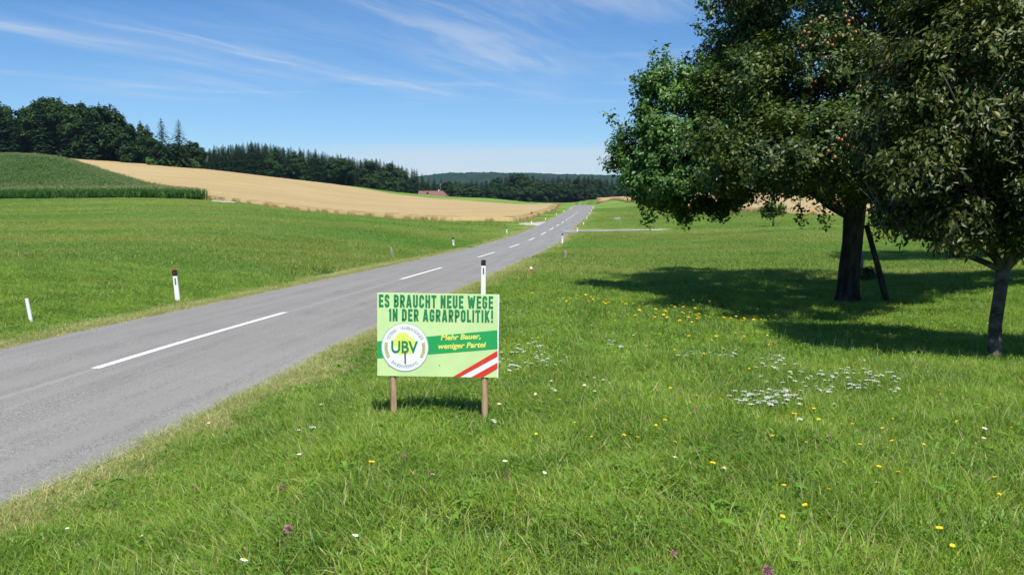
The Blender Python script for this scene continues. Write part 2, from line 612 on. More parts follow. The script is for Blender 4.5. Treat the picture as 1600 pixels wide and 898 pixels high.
def road_material():
    m, t, out = new_mat('worn_asphalt')
    geo = t.new('ShaderNodeNewGeometry')
    pos = geo.outputs['Position']
    n1 = t.m('ADD', t.m('MULTIPLY', t.noise(pos, 78, 2, .9), .62), t.m('MULTIPLY', t.noise(pos, 30, 3, .85), .38))
    n2 = t.noise(pos, .5, 5, .6)
    across = t.new('ShaderNodeAttribute', attribute_name='across').outputs['Fac']     # -1 .. 1
    along = t.new('ShaderNodeAttribute', attribute_name='along').outputs['Fac']
    c = t.mix(t.smooth(n1, .38, .62), (.095, .090, .080), (.355, .342, .312))
    c = t.mix(t.m('MULTIPLY', t.smooth(n2, .40, .60), .5), c, (.19, .182, .165))
    lv = t.comb(t.m('MULTIPLY', across, 5.0), t.m('MULTIPLY', along, .05), 0.0)
    wear = t.noise(lv, 1.4, 4, .6)
    c = t.mix(t.m('MULTIPLY', t.smooth(wear, .4, .62), .6), c, (.26, .25, .228))
    # worn old centre line between the dashes and sealed seam beside it
    aa = t.m('ABSOLUTE', t.m('SUBTRACT', across, .0))
    old = t.m('MULTIPLY', t.m('SUBTRACT', 1.0, t.smooth(aa, .014, .028)), .35)
    c = t.mix(old, c, (.33, .325, .31))
    edge = t.m('MULTIPLY', t.smooth(t.m('ABSOLUTE', across), .86, 1.0), t.smooth(t.noise(pos, 6, 4, .7), .4, .6))
    c = t.mix(t.m('MULTIPLY', edge, .5), c, (.30, .28, .23))
    # a few thin cracks
    vo = t.new('ShaderNodeTexVoronoi', feature='DISTANCE_TO_EDGE')
    wv = t.new('ShaderNodeVectorMath', operation='ADD')
    t.l.new(pos, wv.inputs[0])
    t.l.new(t.noise(pos, 1.5, 4, .6, fac=False), wv.inputs[1])
    t.l.new(wv.outputs[0], vo.inputs['Vector'])
    vo.inputs['Scale'].default_value = .32
    crack = t.m('MULTIPLY', t.m('SUBTRACT', 1.0, t.smooth(vo.outputs[0], .0, .006)), t.smooth(n2, .5, .62))
    c = t.mix(t.m('MULTIPLY', crack, .55), c, (.07, .07, .07))
    b = t.new('ShaderNodeBsdfPrincipled')
    t.l.new(c, b.inputs['Base Color'])
    b.inputs['Roughness'].default_value = .85
    b.inputs['Specular IOR Level'].default_value = .25
    bp = t.new('ShaderNodeBump')
    bp.inputs['Strength'].default_value = .5
    bp.inputs['Distance'].default_value = .006
    t.l.new(n1, bp.inputs['Height'])
    t.l.new(bp.outputs[0], b.inputs['Normal'])
    t.l.new(b.outputs[0], out.inputs[0])
    return m


M_ROAD = road_material()
M_MARK = principled('road_paint', (.74, .74, .72), .7, .3, scale=22, col2=(.40, .40, .39), noisef=(.52, .66))
M_GRAVEL = principled('pale_gravel', (.48, .46, .42), .95, .1, scale=9, col2=(.36, .34, .30), bump=.5, bscale=30)
M_WHITE = principled('white_plastic', (.82, .82, .80), .45, .4, scale=5, col2=(.66, .66, .62), noisef=(.5, .85))
M_BLACK = principled('black_plastic', (.02, .02, .022), .5, .4)
M_GLASS = principled('reflector', (.10, .10, .11), .15, .7)
M_RED = principled('red_reflector', (.55, .05, .02), .35, .5)
M_ORANGE = principled('orange_paint', (.46, .12, .045), .6, .4, scale=20)
M_WOOD = principled('stake_wood', (.55, .37, .22), .8, .2, scale=9, col2=(.33, .21, .12), stretch=(3, 3, .35), bump=.5, bscale=30)
M_OLDWOOD = principled('grey_wood', (.34, .31, .27), .85, .2, scale=9, col2=(.2, .18, .16), stretch=(3, 3, .35), bump=.5, bscale=30)
M_BARK = principled('bark', (.070, .055, .042), .95, .1, scale=4, col2=(.025, .02, .016), stretch=(2.2, 2.2, .5), bump=1.0, bscale=9)
M_BARK_L = principled('pale_bark', (.15, .125, .10), .9, .15, scale=3.5, col2=(.035, .03, .024), stretch=(1, 1, 1.6), bump=.8, bscale=14)
M_METAL = principled('galvanised', (.45, .46, .47), .5, .5, metal=.4)
M_ROOF = principled('roof_tiles', (.22, .115, .09), .8, .2, scale=2, col2=(.16, .09, .075), bump=.4, bscale=8)
M_WALL = principled('plaster', (.62, .58, .50), .9, .2)
M_DARK = principled('dark_pane', (.03, .03, .035), .2, .5)

# ------------------------------------------------------------------ ground sheet
aa = np.concatenate([np.radians(np.linspace(-52, 52, 760)), np.radians(np.linspace(52, 308, 110))[1:-1]])
rr = np.geomspace(.35, 3600, 300)
na, nr = len(aa), len(rr)
X = (rr[:, None] * np.sin(aa)[None]).ravel()
Y = (rr[:, None] * np.cos(aa)[None]).ravel()
Z = H(X, Y)
Z = np.where(np.hypot(X, Y) > 2000, Z, Z)
idx = np.arange(na * nr).reshape(nr, na)
q = np.stack([idx[:-1, :], np.roll(idx, -1, 1)[:-1, :], np.roll(idx, -1, 1)[1:, :], idx[1:, :]], -1).reshape(-1, 4)
ctr = len(X)
X = np.append(X, 0)
Y = np.append(Y, 0)
Z = np.append(Z, hz(0, 0))
tri = np.stack([np.full(na, ctr), np.roll(idx[0], -1), idx[0]], -1)
ad = np.abs(X - ROADX(Y)) - HW
side = np.sign(X - ROADX(Y))
dry = (1 - sstep(ad, .15, np.where(side > 0, .75, .7))) * (ad > -.6)
R_ = np.hypot(X, Y)
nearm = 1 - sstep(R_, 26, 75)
FOREST = [(-420, 305), (-330, 300), (-150, 385), (-112, 470), (-70, 620), (120, 640), (140, 2500), (-2000, 2500), (-1500, 305)]
wood = inside(X, Y, FOREST).astype(float)
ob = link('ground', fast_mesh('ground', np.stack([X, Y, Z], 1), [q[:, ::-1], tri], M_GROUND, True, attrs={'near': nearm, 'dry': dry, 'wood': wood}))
tag(ob, kind='structure')

# ------------------------------------------------------------------ road, markings, side tracks
ys = np.concatenate([np.arange(-40, 60, .5), np.arange(60, 420, 1.5)])
acr = np.linspace(-1, 1, 9)
rxx = ROADX(ys)
slope = np.gradient(rxx, ys)
nrm = np.sqrt(1 + slope ** 2)
V, at1, at2 = [], [], []
wob = .05 * np.sin(ys * 1.9) + .05 * np.sin(ys * .73 + 1)
for a in acr:
    hwv = HW + (wob if abs(a) == 1 else 0)
    V.append(np.stack([rxx + a * hwv / nrm * nrm ** 1.0 * 1.0, ys, ROADZ(ys) + .025 * (1 - a * a)], 1))
    at1.append(np.full(len(ys), a))
    at2.append(ys)
V = np.concatenate(V)
m_ = len(ys)
idx = np.arange(len(acr) * m_).reshape(len(acr), m_)
q = np.stack([idx[:-1, :-1], idx[1:, :-1], idx[1:, 1:], idx[:-1, 1:]], -1).reshape(-1, 4)
ob = link('road', fast_mesh('road', V, [q], M_ROAD, True, attrs={'across': np.concatenate(at1), 'along': np.concatenate(at2)}))
tag(ob, kind='structure')


def road_at(y, off=0.0, dz=.031):
    return (float(ROADX(y)) + off, y, float(ROADZ(y)) + dz)


mk = MB()
dash_rows = [((564, 147), (487, 445)), ((437, 627), (419, 690)), ((402.5, 747), (394.5, 773)), ((385, 796), (380, 811)),
             ((375, 826.5), (371, 835)), ((365.8, 845), (362.8, 852.5)), ((359.4, 859), (356.9, 865)), ((353.7, 869.7), (351.2, 873.4)),
             ((348, 877.5), (345.6, 881)), ((343.9, 884.5), (342.2, 886.5)), ((340.2, 889.5), (338.8, 891.5)), ((337, 893.5), (335.8, 895)), ((334, 897), (333, 898.3)),
             ((331, 900), (330.3, 901))]


def row_to_y(px, py):
    ys_ = np.linspace(5, 330, 6500)
    depth = ys_ * math.cos(PITCH) - (ROADZ(ys_) - CAMZ) * math.sin(PITCH)
    pxs_ = ROADX(ys_) / depth * FPX + CX
    return float(ys_[np.argmin(np.abs(pxs_ - px))])


for (a, b) in dash_rows:
    y0, y1 = sorted((row_to_y(a[1], a[0]), row_to_y(b[1], b[0])))
    k = max(2, int((y1 - y0) / .6))
    yy = np.linspace(y0, y1, k + 1)
    vs = []
    for y in yy:
        vs += [road_at(y, -.07), road_at(y, .07)]
    mk.add(vs, [(2 * i, 2 * i + 1, 2 * i + 3, 2 * i + 2) for i in range(k)])
for yb in (-2.0, -14.0):
    vs = []
    for y in np.linspace(yb, yb + 5.5, 10):
        vs += [road_at(y, -.07), road_at(y, .07)]
    mk.add(vs, [(2 * i, 2 * i + 1, 2 * i + 3, 2 * i + 2) for i in range(9)])
tag(mk.build('road_marking', M_MARK), kind='structure')


def flat_poly(name, poly, mat, step, lift, kind='structure', skirt=0.0):
    """sheet over the terrain inside a polygon"""
    px_, py_ = [p[0] for p in poly], [p[1] for p in poly]
    gx = np.arange(min(px_), max(px_) + step, step)
    gy = np.arange(min(py_), max(py_) + step, step)
    GX, GY = np.meshgrid(gx, gy)
    cx, cy = (GX[:-1, :-1] + step / 2), (GY[:-1, :-1] + step / 2)
    ins = inside(cx.ravel(), cy.ravel(), poly)
    i = np.arange(GX.size).reshape(GX.shape)
    q = np.stack([i[:-1, :-1], i[:-1, 1:], i[1:, 1:], i[1:, :-1]], -1).reshape(-1, 4)[ins]
    used, inv = np.unique(q, return_inverse=True)
    x, y = GX.ravel()[used], GY.ravel()[used]
    Q = inv
    eb = np.concatenate([Q.reshape(-1, 4)[:, [0, 1]], Q.reshape(-1, 4)[:, [1, 2]], Q.reshape(-1, 4)[:, [2, 3]], Q.reshape(-1, 4)[:, [3, 0]]])
    _, fi, ct = np.unique(np.sort(eb, 1), axis=0, return_index=True, return_counts=True)
    x, y = x.copy(), y.copy()
    for i in np.unique(eb[fi[ct == 1]]):            # pull the stepped rim onto the outline
        best = (step * 1.3, x[i], y[i])
        for j in range(len(poly)):
            ax, ay = poly[j]
            bx, by = poly[(j + 1) % len(poly)]
            t = max(0, min(1, ((x[i] - ax) * (bx - ax) + (y[i] - ay) * (by - ay)) / ((bx - ax) ** 2 + (by - ay) ** 2 + 1e-9)))
            dd = math.hypot(x[i] - ax - t * (bx - ax), y[i] - ay - t * (by - ay))
            if dd < best[0]:
                best = (dd, ax + t * (bx - ax), ay + t * (by - ay))
        x[i], y[i] = best[1], best[2]
    z = H(x, y, False) + lift
    Q = inv.reshape(-1, 4)
    V = np.stack([x, y, z], 1)
    fl = [Q]
    if skirt:
        e = np.concatenate([Q[:, [0, 1]], Q[:, [1, 2]], Q[:, [2, 3]], Q[:, [3, 0]]])
        key = np.sort(e, 1)
        _, first, cnt = np.unique(key, axis=0, return_index=True, return_counts=True)
        be = e[first[cnt == 1]]
        nv = len(V)
        low = V.copy()
        low[:, 2] -= skirt
        V = np.concatenate([V, low])
        fl.append(np.stack([be[:, 1], be[:, 0], be[:, 0] + nv, be[:, 1] + nv], 1))
    ob = link(name, fast_mesh(name, V, fl, mat, not skirt))
    return tag(ob, kind=kind)


flat_poly('driveway', DRIVE, M_GRAVEL, .35, .03)
# side road: ribbon
yy, vs, fs = [], [], []
sx = [p[0] for p in SIDE_C]
sy = [p[1] for p in SIDE_C]
f1 = spline(sx, sy)
xs_ = np.arange(sx[0], 19.0, .5)
hwid = 1.75 + 4.0 * np.exp(-((xs_ - sx[0]) / 1.7) ** 1.3) - 1.5 * sstep(xs_, 13, 19)
V = []
NA = 9
for a in np.linspace(-1, 1, NA):
    y_ = f1(xs_) + a * hwid
    V.append(np.stack([xs_, y_, H(xs_, y_, False) + .06], 1))
idx = np.arange(NA * len(xs_)).reshape(NA, len(xs_))
q = np.stack([idx[:-1, :-1], idx[:-1, 1:], idx[1:, 1:], idx[1:, :-1]], -1).reshape(-1, 4)
mi = (np.tile(xs_[:-1], NA - 1) > 14.0).astype(int)
tag(link('side_road', fast_mesh('side_road', np.concatenate(V), [q], [M_ROAD, M_GRAVEL], True, mi)), kind='structure')
SIDE = list(zip(xs_, f1(xs_) - hwid)) + list(zip(xs_[::-1], (f1(xs_) + hwid)[::-1]))
# pale track end beside the maize
tp = [tuple(cast(a, b)[:2]) for a, b in ((330, 315.5), (333, 313.2), (350, 313.6), (372, 317.4), (352, 317.6))]
flat_poly('field_track', tp, M_GRAVEL, .6, .12)


# ------------------------------------------------------------------ instancing of uncountable plants
def gn_scatter(name, pts, rots, scales, protos, kind='stuff'):
    """one object whose points each carry one of the prototype meshes"""
    me = bpy.data.meshes.new(name)
    me.vertices.add(len(pts))
    me.vertices.foreach_set('co', np.asarray(pts, np.float32).ravel())
    a = me.attributes.new('rot', 'FLOAT_VECTOR', 'POINT')
    a.data.foreach_set('vector', np.asarray(rots, np.float32).ravel())
    a = me.attributes.new('scl', 'FLOAT_VECTOR', 'POINT')
    a.data.foreach_set('vector', np.asarray(scales, np.float32).ravel())
    a = me.attributes.new('pick', 'INT', 'POINT')
    a.data.foreach_set('value', RNG.integers(0, len(protos), len(pts)).astype(np.int32))
    o = link(name, me)
    tag(o, kind=kind)
    ng = bpy.data.node_groups.new(name, 'GeometryNodeTree')
    ng.interface.new_socket('Geometry', in_out='INPUT', socket_type='NodeSocketGeometry')
    ng.interface.new_socket('Geometry', in_out='OUTPUT', socket_type='NodeSocketGeometry')
    gi, go = ng.nodes.new('NodeGroupInput'), ng.nodes.new('NodeGroupOutput')
    g2i = ng.nodes.new('GeometryNodeGeometryToInstance')
    for p in protos[::-1]:
        oi = ng.nodes.new('GeometryNodeObjectInfo')
        oi.inputs['Object'].default_value = p
        ng.links.new(oi.outputs['Geometry'], g2i.inputs[0])
    ip = ng.nodes.new('GeometryNodeInstanceOnPoints')
    ip.inputs['Pick Instance'].default_value = True

    def attr(nm, typ):
        n_ = ng.nodes.new('GeometryNodeInputNamedAttribute')
        n_.data_type = typ
        n_.inputs[0].default_value = nm
        return n_.outputs[0]
    ng.links.new(gi.outputs[0], ip.inputs['Points'])
    ng.links.new(g2i.outputs[0], ip.inputs['Instance'])
    ng.links.new(attr('pick', 'INT'), ip.inputs['Instance Index'])
    e2r = ng.nodes.new('FunctionNodeEulerToRotation')
    ng.links.new(attr('rot', 'FLOAT_VECTOR'), e2r.inputs[0])
    ng.links.new(e2r.outputs[0], ip.inputs['Rotation'])
    ng.links.new(attr('scl', 'FLOAT_VECTOR'), ip.inputs['Scale'])
    ng.links.new(ip.outputs[0], go.inputs[0])
    md = o.modifiers.new('scatter', 'NODES')
    md.node_group = ng
    return o


PROTO_COL = bpy.data.collections.new('prototypes')      # not linked to the scene: only read by the scatter nodes


def proto(name, me):
    o = bpy.data.objects.new(name, me)
    PROTO_COL.objects.link(o)
    return o


def blades(nb, rad, h0, h1, w, segs=2, lean=.55, seed=0, curl=.6):
    g = np.random.default_rng(seed)
    r = rad * np.sqrt(g.random(nb))
    th = g.random(nb) * 2 * math.pi
    bx, by = r * np.cos(th), r * np.sin(th)
    h = h0 + (h1 - h0) * g.random(nb) ** 1.2
    ld = g.random(nb) * 2 * math.pi
    ln = lean * g.random(nb) + .05
    wd = w * (.6 + .8 * g.random(nb))
    fa = g.random(nb) * math.pi
    px_, py_ = np.cos(fa), np.sin(fa)
    cur = curl * g.random(nb)
    V = []
    for i in range(segs + 1):
        t = i / segs
        ang = ln + cur * t * 1.5
        hor = h * t * np.sin(np.minimum(ang, 1.5))
        ver = h * t * np.cos(np.minimum(ang, 1.35))
        cxp = bx + np.cos(ld) * hor
        cyp = by + np.sin(ld) * hor
        if i < segs:
            ww = wd * (1 - .55 * t) / 2
            V.append(np.stack([cxp - px_ * ww, cyp - py_ * ww, ver], 1))
            V.append(np.stack([cxp + px_ * ww, cyp + py_ * ww, ver], 1))
        else:
            V.append(np.stack([cxp, cyp, ver], 1))
    k = len(V)
    V = np.stack(V, 1).reshape(-1, 3)
    V[:, 2] -= .01
    base = (np.arange(nb) * k)[:, None]
    quads = np.concatenate([base + np.array([[2 * i, 2 * i + 1, 2 * i + 3, 2 * i + 2]]) for i in range(segs - 1)]) if segs > 1 else np.zeros((0, 4), int)
    tris = base + np.array([[2 * segs - 2, 2 * segs - 1, 2 * segs]])
    tint = np.repeat(g.random(nb), k)
    return V, quads, tris, tint


def leaflets(nb, rad, h0, h1, s0, s1, seed=0, trefoil=True):
    g = np.random.default_rng(seed)
    r = rad * np.sqrt(g.random(nb))
    th = g.random(nb) * 2 * math.pi
    c = np.stack([r * np.cos(th), r * np.sin(th), h0 + (h1 - h0) * g.random(nb)], 1)
    s = s0 + (s1 - s0) * g.random(nb)
    rot = g.random(nb) * 6.28
    tx, ty = g.normal(0, .35, nb), g.normal(0, .35, nb)
    VV = []
    tint = g.random(nb)
    K_ = 3 if trefoil else 1
    for j in range(K_):
        a = rot + j * 2.094
        d = np.stack([np.cos(a), np.sin(a)], 1)
        p = np.stack([-np.sin(a), np.cos(a)], 1)
        for (l, w) in ((.05, 0), (.55, .38), (1.0, .18), (1.0, -.18), (.55, -.38)):
            if not trefoil:
                l, w = l * 2.3, w * .9
            xy = (d * l + p * w) * s[:, None]
            z = tx * xy[:, 0] + ty * xy[:, 1] - (.15 * l * l * s)
            VV.append(np.concatenate([c[:, :2] + xy, (c[:, 2] + z)[:, None]], 1))
    V = np.stack(VV, 1).reshape(-1, 3)
    k = 5 * K_
    base = (np.arange(nb) * k)[:, None]
    f = np.concatenate([base + np.array([[5 * j + i for i in range(5)]]) for j in range(K_)])
    return V, f, np.repeat(tint, k)


def grass_proto(name, parts, mats):
    """parts: list of (V, [faces...], tint, material index)"""
    V, F, T, MI, off = [], {}, [], [], 0
    fl = []
    for (v_, fs_, ti, mi) in parts:
        V.append(v_)
        T.append(ti)
        for f in fs_:
            if len(f):
                fl.append(f + off)
                MI.append(np.full(len(f), mi))
        off += len(v_)
    return proto(name, fast_mesh(name, np.concatenate(V), fl, mats, False, np.concatenate(MI), {'tint': np.concatenate(T)}))


near_p, mid_p, far_p, dry_p, vfar_p = [], [], [], [], []
GM = [M_GRASS, M_CLOVER, M_STRAW]
for i in range(7):
    v1, q1, t1, ti1 = blades(330, .22, .05, .16 + .02 * (i % 3), .0058, 3, .8, 10 + i, .8)
    parts = [(v1, [q1, t1], ti1, 0)]
    if i % 2 == 0:
        v2, f2, ti2 = leaflets(42, .2, .03, .09, .009, .016, 50 + i)
        parts.append((v2, [f2], ti2, 1))
    if i % 3 == 1:
        v2, f2, ti2 = leaflets(26, .2, .03, .09, .018, .034, 70 + i, False)
        parts.append((v2, [f2], ti2, 1))
    if i in (1, 3, 5):
        v3, q3, t3, ti3 = blades(3, .18, .17, .30, .004, 3, .25, 90 + i, .3)
        parts.append((v3, [q3, t3], ti3, 2))
    near_p.append(grass_proto('grass_tuft', parts, GM))
for i in range(5):
    v1, q1, t1, ti1 = blades(420, .45, .06, .17, .012, 2, .7, 110 + i, .7)
    parts = [(v1, [q1, t1], ti1, 0)]
    v2, f2, ti2 = leaflets(70 if i % 2 else 25, .42, .04, .10, .015, .028, 150 + i)
    parts.append((v2, [f2], ti2, 1))
    if i in (1, 3):
        v3, q3, t3, ti3 = blades(4, .4, .18, .28, .006, 2, .25, 190 + i, .3)
        parts.append((v3, [q3, t3], ti3, 2))
    mid_p.append(grass_proto('meadow_tuft', parts, GM))
for i in range(4):
    v1, q1, t1, ti1 = blades(800, 1.1, .07, .17, .020, 2, .7, 210 + i, .6)
    far_p.append(grass_proto('meadow_patch', [(v1, [q1, t1], ti1, 0)], [M_GRASS_FAR]))
for i in range(3):
    v1, q1, t1, ti1 = blades(900, 2.6, .07, .17, .050, 1, .7, 260 + i, .4)
    vfar_p.append(grass_proto('distant_patch', [(v1, [q1, t1], ti1, 0)], [M_GRASS_FAR]))
for i in range(3):
    v1, q1, t1, ti1 = blades(110, .16, .03, .11, .0045, 2, 1.0, 310 + i, .9)
    dry_p.append(grass_proto('dry_tuft', [(v1, [q1, t1], ti1, 0)], [M_DRY]))


def sample_ground(dens, d0, d1, spread=1.05, extra=2.0, feather=0.0):
    area = spread * (d1 * d1 - d0 * d0) + 2 * extra * (d1 - d0)
    nn = int(area * dens)
    d = np.sqrt(RNG.random(nn) * (d1 * d1 - d0 * d0) + d0 * d0)
    x = (RNG.random(nn) * 2 - 1) * (spread * d + extra)
    if feather:
        d = d + RNG.normal(0, feather, nn)
    return x, d


def on_meadow(x, y, pad=0.0):
    k = np.abs(x - ROADX(y)) > HW + pad
    k &= ~inside(x, y, CORN) & ~inside(x, y, WHEAT) & ~inside(x, y, WHEAT2)
    k &= ~inside(x, y, DRIVE) & ~inside(x, y, SIDE)
    return k


def place(name, protos, x, y, s, sz=None, sink=0.0):
    z = H(x, y)
    e = .15
    gx = (H(x + e, y) - H(x - e, y)) / (2 * e)
    gy = (H(x, y + e) - H(x, y - e)) / (2 * e)
    k = len(x)
    rot = np.stack([np.clip(gy, -.5, .5), -np.clip(gx, -.5, .5), RNG.random(k) * 6.283], 1)
    # tilt first about the world axes: keep the yaw separate by using small tilts only
    yaw = rot[:, 2]
    tx, ty = rot[:, 0].copy(), rot[:, 1].copy()
    rot[:, 0] = tx * np.cos(yaw) + ty * np.sin(yaw)
    rot[:, 1] = -tx * np.sin(yaw) + ty * np.cos(yaw)
    sc = np.stack([s, s, s if sz is None else sz], 1)
    return gn_scatter(name, np.stack([x, y, z - sink], 1), rot, sc, protos)


def lumps(x, y, f, o=0.0):
    return np.array([mnoise.noise(Vector((a * f, b * f, o))) for a, b in zip(x, y)])


def growth(x, y):
    """taller and lower places in the meadow"""
    return 1 + .45 * lumps(x, y, .7, 3) + .50 * lumps(x, y, 1.9, 8)


# near grass
x, y = sample_ground(38, 1.2, 9.5, .85, 1.5)
k = on_meadow(x, y, .30 + .25 * RNG.random(len(x)))
x, y = x[k], y[k]
ver = sstep(np.abs(x - ROADX(y)) - HW, .2, 1.6)
g = growth(x, y) * (.55 + .45 * ver)
ob = place('grass', near_p, x, y, .85 + .4 * RNG.random(len(x)), g * 1.0)
x, y = sample_ground(11, 9.3, 27, .85, 2.0, .4)
k = on_meadow(x, y, .5)
x, y = x[k], y[k]
ver = sstep(np.abs(x - ROADX(y)) - HW, .2, 2.0)
ob = place('grass', mid_p, x, y, .8 + .4 * RNG.random(len(x)), growth(x, y) * (.5 + .5 * ver))
x, y = sample_ground(1.7, 25, 78, .85, 3.0, 1.5)
k = on_meadow(x, y, 1.0)
x, y = x[k], y[k]
ob = place('grass', far_p, x, y, .8 + .4 * RNG.random(len(x)), growth(x * .4, y * .4))
x, y = sample_ground(.30, 74, 200, .85, 3.0, 4)
k = on_meadow(x, y, 2.2) & (dist_poly(x, y, CORN) > 2.4) & (dist_poly(x, y, SIDE) > 2.4) & (dist_poly(x, y, DRIVE) > 2.4)
x, y = x[k], y[k]
ob = place('grass', vfar_p, x, y, .8 + .4 * RNG.random(len(x)), .8 + .4 * RNG.random(len(x)))
# broad-leaved weeds in the near meadow
def weed_proto(seed):
    g = np.random.default_rng(seed)
    V, F, T = [], [], []
    for j in range(g.integers(7, 12)):
        a = g.uniform(0, 6.28)
        L = g.uniform(.09, .19)
        d = np.array([math.cos(a), math.sin(a), 0])
        p = np.array([-math.sin(a), math.cos(a), 0])
        up = g.uniform(.3, .9)
        tt = g.random()
        o = len(V)
        for (t_, w) in ((0, .004), (.25, .016), (.55, .026), (.8, .02), (1.0, .003)):
            q_ = d * L * t_ + np.array([0, 0, L * (up * t_ - .75 * t_ * t_) + .02])
            V += [q_ - p * w + [0, 0, .3 * w], q_, q_ + p * w + [0, 0, .3 * w]]
            T += [tt] * 3
        for i in range(4):
            F += [(o + 3 * i, o + 3 * i + 1, o + 3 * i + 4, o + 3 * i + 3), (o + 3 * i + 1, o + 3 * i + 2, o + 3 * i + 5, o + 3 * i + 4)]
    return proto('weed', fast_mesh('weed', np.array(V), [np.array(F)], M_CLOVER, False, None, {'tint': np.array(T)}))


weeds = [weed_proto(i) for i in range(6)]
x, y = sample_ground(7, 1.3, 14, .85, 1.5)
k = on_meadow(x, y, .4) & (lumps(x, y, .8, 21) > -.05)
x, y = x[k], y[k]
place('weeds', weeds, x, y, .45 + .45 * RNG.random(len(x)), .6 + .7 * RNG.random(len(x)))
# dry verge: short straw along both edges of the tarmac
yv = np.concatenate([RNG.uniform(0, 40, 15000), RNG.uniform(40, 130, 5000)])
sd = np.where(RNG.random(len(yv)) < .5, -1, 1)
off = HW - .02 + np.abs(RNG.normal(0, .34 + .16 * np.sin(yv * 1.1) * np.sin(yv * .37), len(yv))) + (sd > 0) * .03
xv = ROADX(yv) + sd * off
k = ~inside(xv, yv, DRIVE) & ~inside(xv, yv, SIDE)
xv, yv = xv[k], yv[k]
place('dry_verge_grass', dry_p, xv, yv, .9 + .5 * RNG.random(len(xv)) + yv * .012, .7 + .5 * RNG.random(len(xv)))


# ------------------------------------------------------------------ maize and wheat
def maize_proto(seed):
    g = np.random.default_rng(seed)
    V, F, T = [], [], []

    def strip(pts, ws, side_, t):
        o = len(V)
        for p, w in zip(pts, ws):
            V.append(p - side_ * w / 2)
            V.append(p + side_ * w / 2)
            T.extend([t, t])
        for i in range(len(pts) - 1):
            F.append((o + 2 * i, o + 2 * i + 1, o + 2 * i + 3, o + 2 * i + 2))
    for pl in range(3):
        c = np.array([g.uniform(-.3, .3), g.uniform(-.35, .35), 0])
        hgt = g.uniform(1.9, 2.25)
        for sdv in (np.array([1, 0, 0]), np.array([0, 1, 0])):
            strip([c, c + [0, 0, hgt * .85]], [.05, .03], sdv, .45)
        for j in range(11):
            a = g.uniform(0, 6.28)
            z0 = .25 + j * hgt * .07
            L = g.uniform(.55, .85) * (1 - .03 * j)
            d = np.array([math.cos(a), math.sin(a), 0])
            p = np.array([-math.sin(a), math.cos(a), 0])
            b = c + [0, 0, z0]
            pts = [b, b + d * L * .35 + [0, 0, L * .40], b + d * L * .75 + [0, 0, L * .38], b + d * L + [0, 0, L * .05]]
            strip(pts, [.05, .095, .08, .01], p, g.random() * .85)
        for j in range(4):
            a = g.uniform(0, 6.28)
            b = c + [0, 0, hgt * .86]
            strip([b, b + [math.cos(a) * .12, math.sin(a) * .12, .33]], [.02, .03], np.array([-math.sin(a), math.cos(a), 0]), .99)
    return proto('maize_plant', fast_mesh('maize_plant', np.array(V), [np.array(F)], M_MAIZE, False, None, {'tint': np.array(T)}))


M_MAIZE = leafmat('maize_leaves', (.035, .115, .018), (.105, .225, .045), (.30, .32, .12), trans=.35, wscale=.08, alt_amt=.04)
mp_ = [maize_proto(i) for i in range(4)]
gx, gy = np.meshgrid(np.arange(-330, -45, .85), np.arange(140, 318, .85))
x = (gx + RNG.normal(0, .12, gx.shape)).ravel()
y = (gy + RNG.normal(0, .1, gx.shape)).ravel()
k = inside(x, y, CORN)
x, y = x[k], y[k]
dE = dist_poly(x, y, CORN)
k = ((dE < 8) | (RNG.random(len(x)) < .55)) & (x > -.80 * y - 12)
x, y = x[k], y[k]
ob = place('maize', mp_, x, y, np.full(len(x), 1.05), .85 + .2 * RNG.random(len(x)) + .08 * lumps(x, y, .05))
# darker green filler sheet for the dense leaf mass under the tips
M_UNDER = principled('maize_leaf_mass', (.055, .13, .028), .95, .1, scale=.8, col2=(.03, .075, .016), bump=1, bscale=3)
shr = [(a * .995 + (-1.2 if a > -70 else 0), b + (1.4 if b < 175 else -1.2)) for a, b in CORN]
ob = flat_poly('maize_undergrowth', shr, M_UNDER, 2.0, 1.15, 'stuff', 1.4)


def wheat_material():
    m, t, out = new_mat('ripe_wheat')
    geo = t.new('ShaderNodeNewGeometry')
    pos = geo.outputs['Position']
    sp = t.new('ShaderNodeSeparateXYZ')
    t.l.new(pos, sp.inputs[0])
    n1 = t.noise(pos, 2.5, 6, .8)
    n2 = t.noise(pos, .05, 5, .6)
    # tramlines and rows that follow the slope
    ru = t.m('ADD', t.m('MULTIPLY', sp.outputs[0], .35), t.m('MULTIPLY', sp.outputs[1], .94))
    n3 = t.noise(t.comb(t.m('MULTIPLY', ru, .12), t.m('MULTIPLY', sp.outputs[0], .006), 0.0), 1.0, 5, .7)
    c = t.mix(t.smooth(n1, .3, .7), (.33, .245, .105), (.455, .345, .16))
    c = t.mix(t.m('MULTIPLY', t.smooth(n2, .35, .65), .45), c, (.46, .35, .19))
    c = t.mix(t.m('MULTIPLY', t.smooth(n3, .42, .62), .6), c, (.35, .25, .115))
    b = t.new('ShaderNodeBsdfPrincipled')
    t.l.new(c, b.inputs['Base Color'])
    b.inputs['Roughness'].default_value = .9
    b.inputs['Specular IOR Level'].default_value = .15
    bp = t.new('ShaderNodeBump')
    bp.inputs['Strength'].default_value = .3
    bp.inputs['Distance'].default_value = .06
    t.l.new(n1, bp.inputs['Height'])
    t.l.new(bp.outputs[0], b.inputs['Normal'])
    t.l.new(b.outputs[0], out.inputs[0])
    return m


M_WHEAT = wheat_material()
M_EARS = leafmat('wheat_ears', (.46, .35, .15), (.60, .46, .22), (.38, .34, .14), trans=.4, wscale=.06, alt_amt=.1)
wp = []
for i in range(3):
    v1, q1, t1, ti1 = blades(330, .8, .62, .90, .040, 2, .14, 400 + i, .15)
    wp.append(grass_proto('wheat_tuft', [(v1, [q1, t1], ti1, 0)], [M_EARS]))


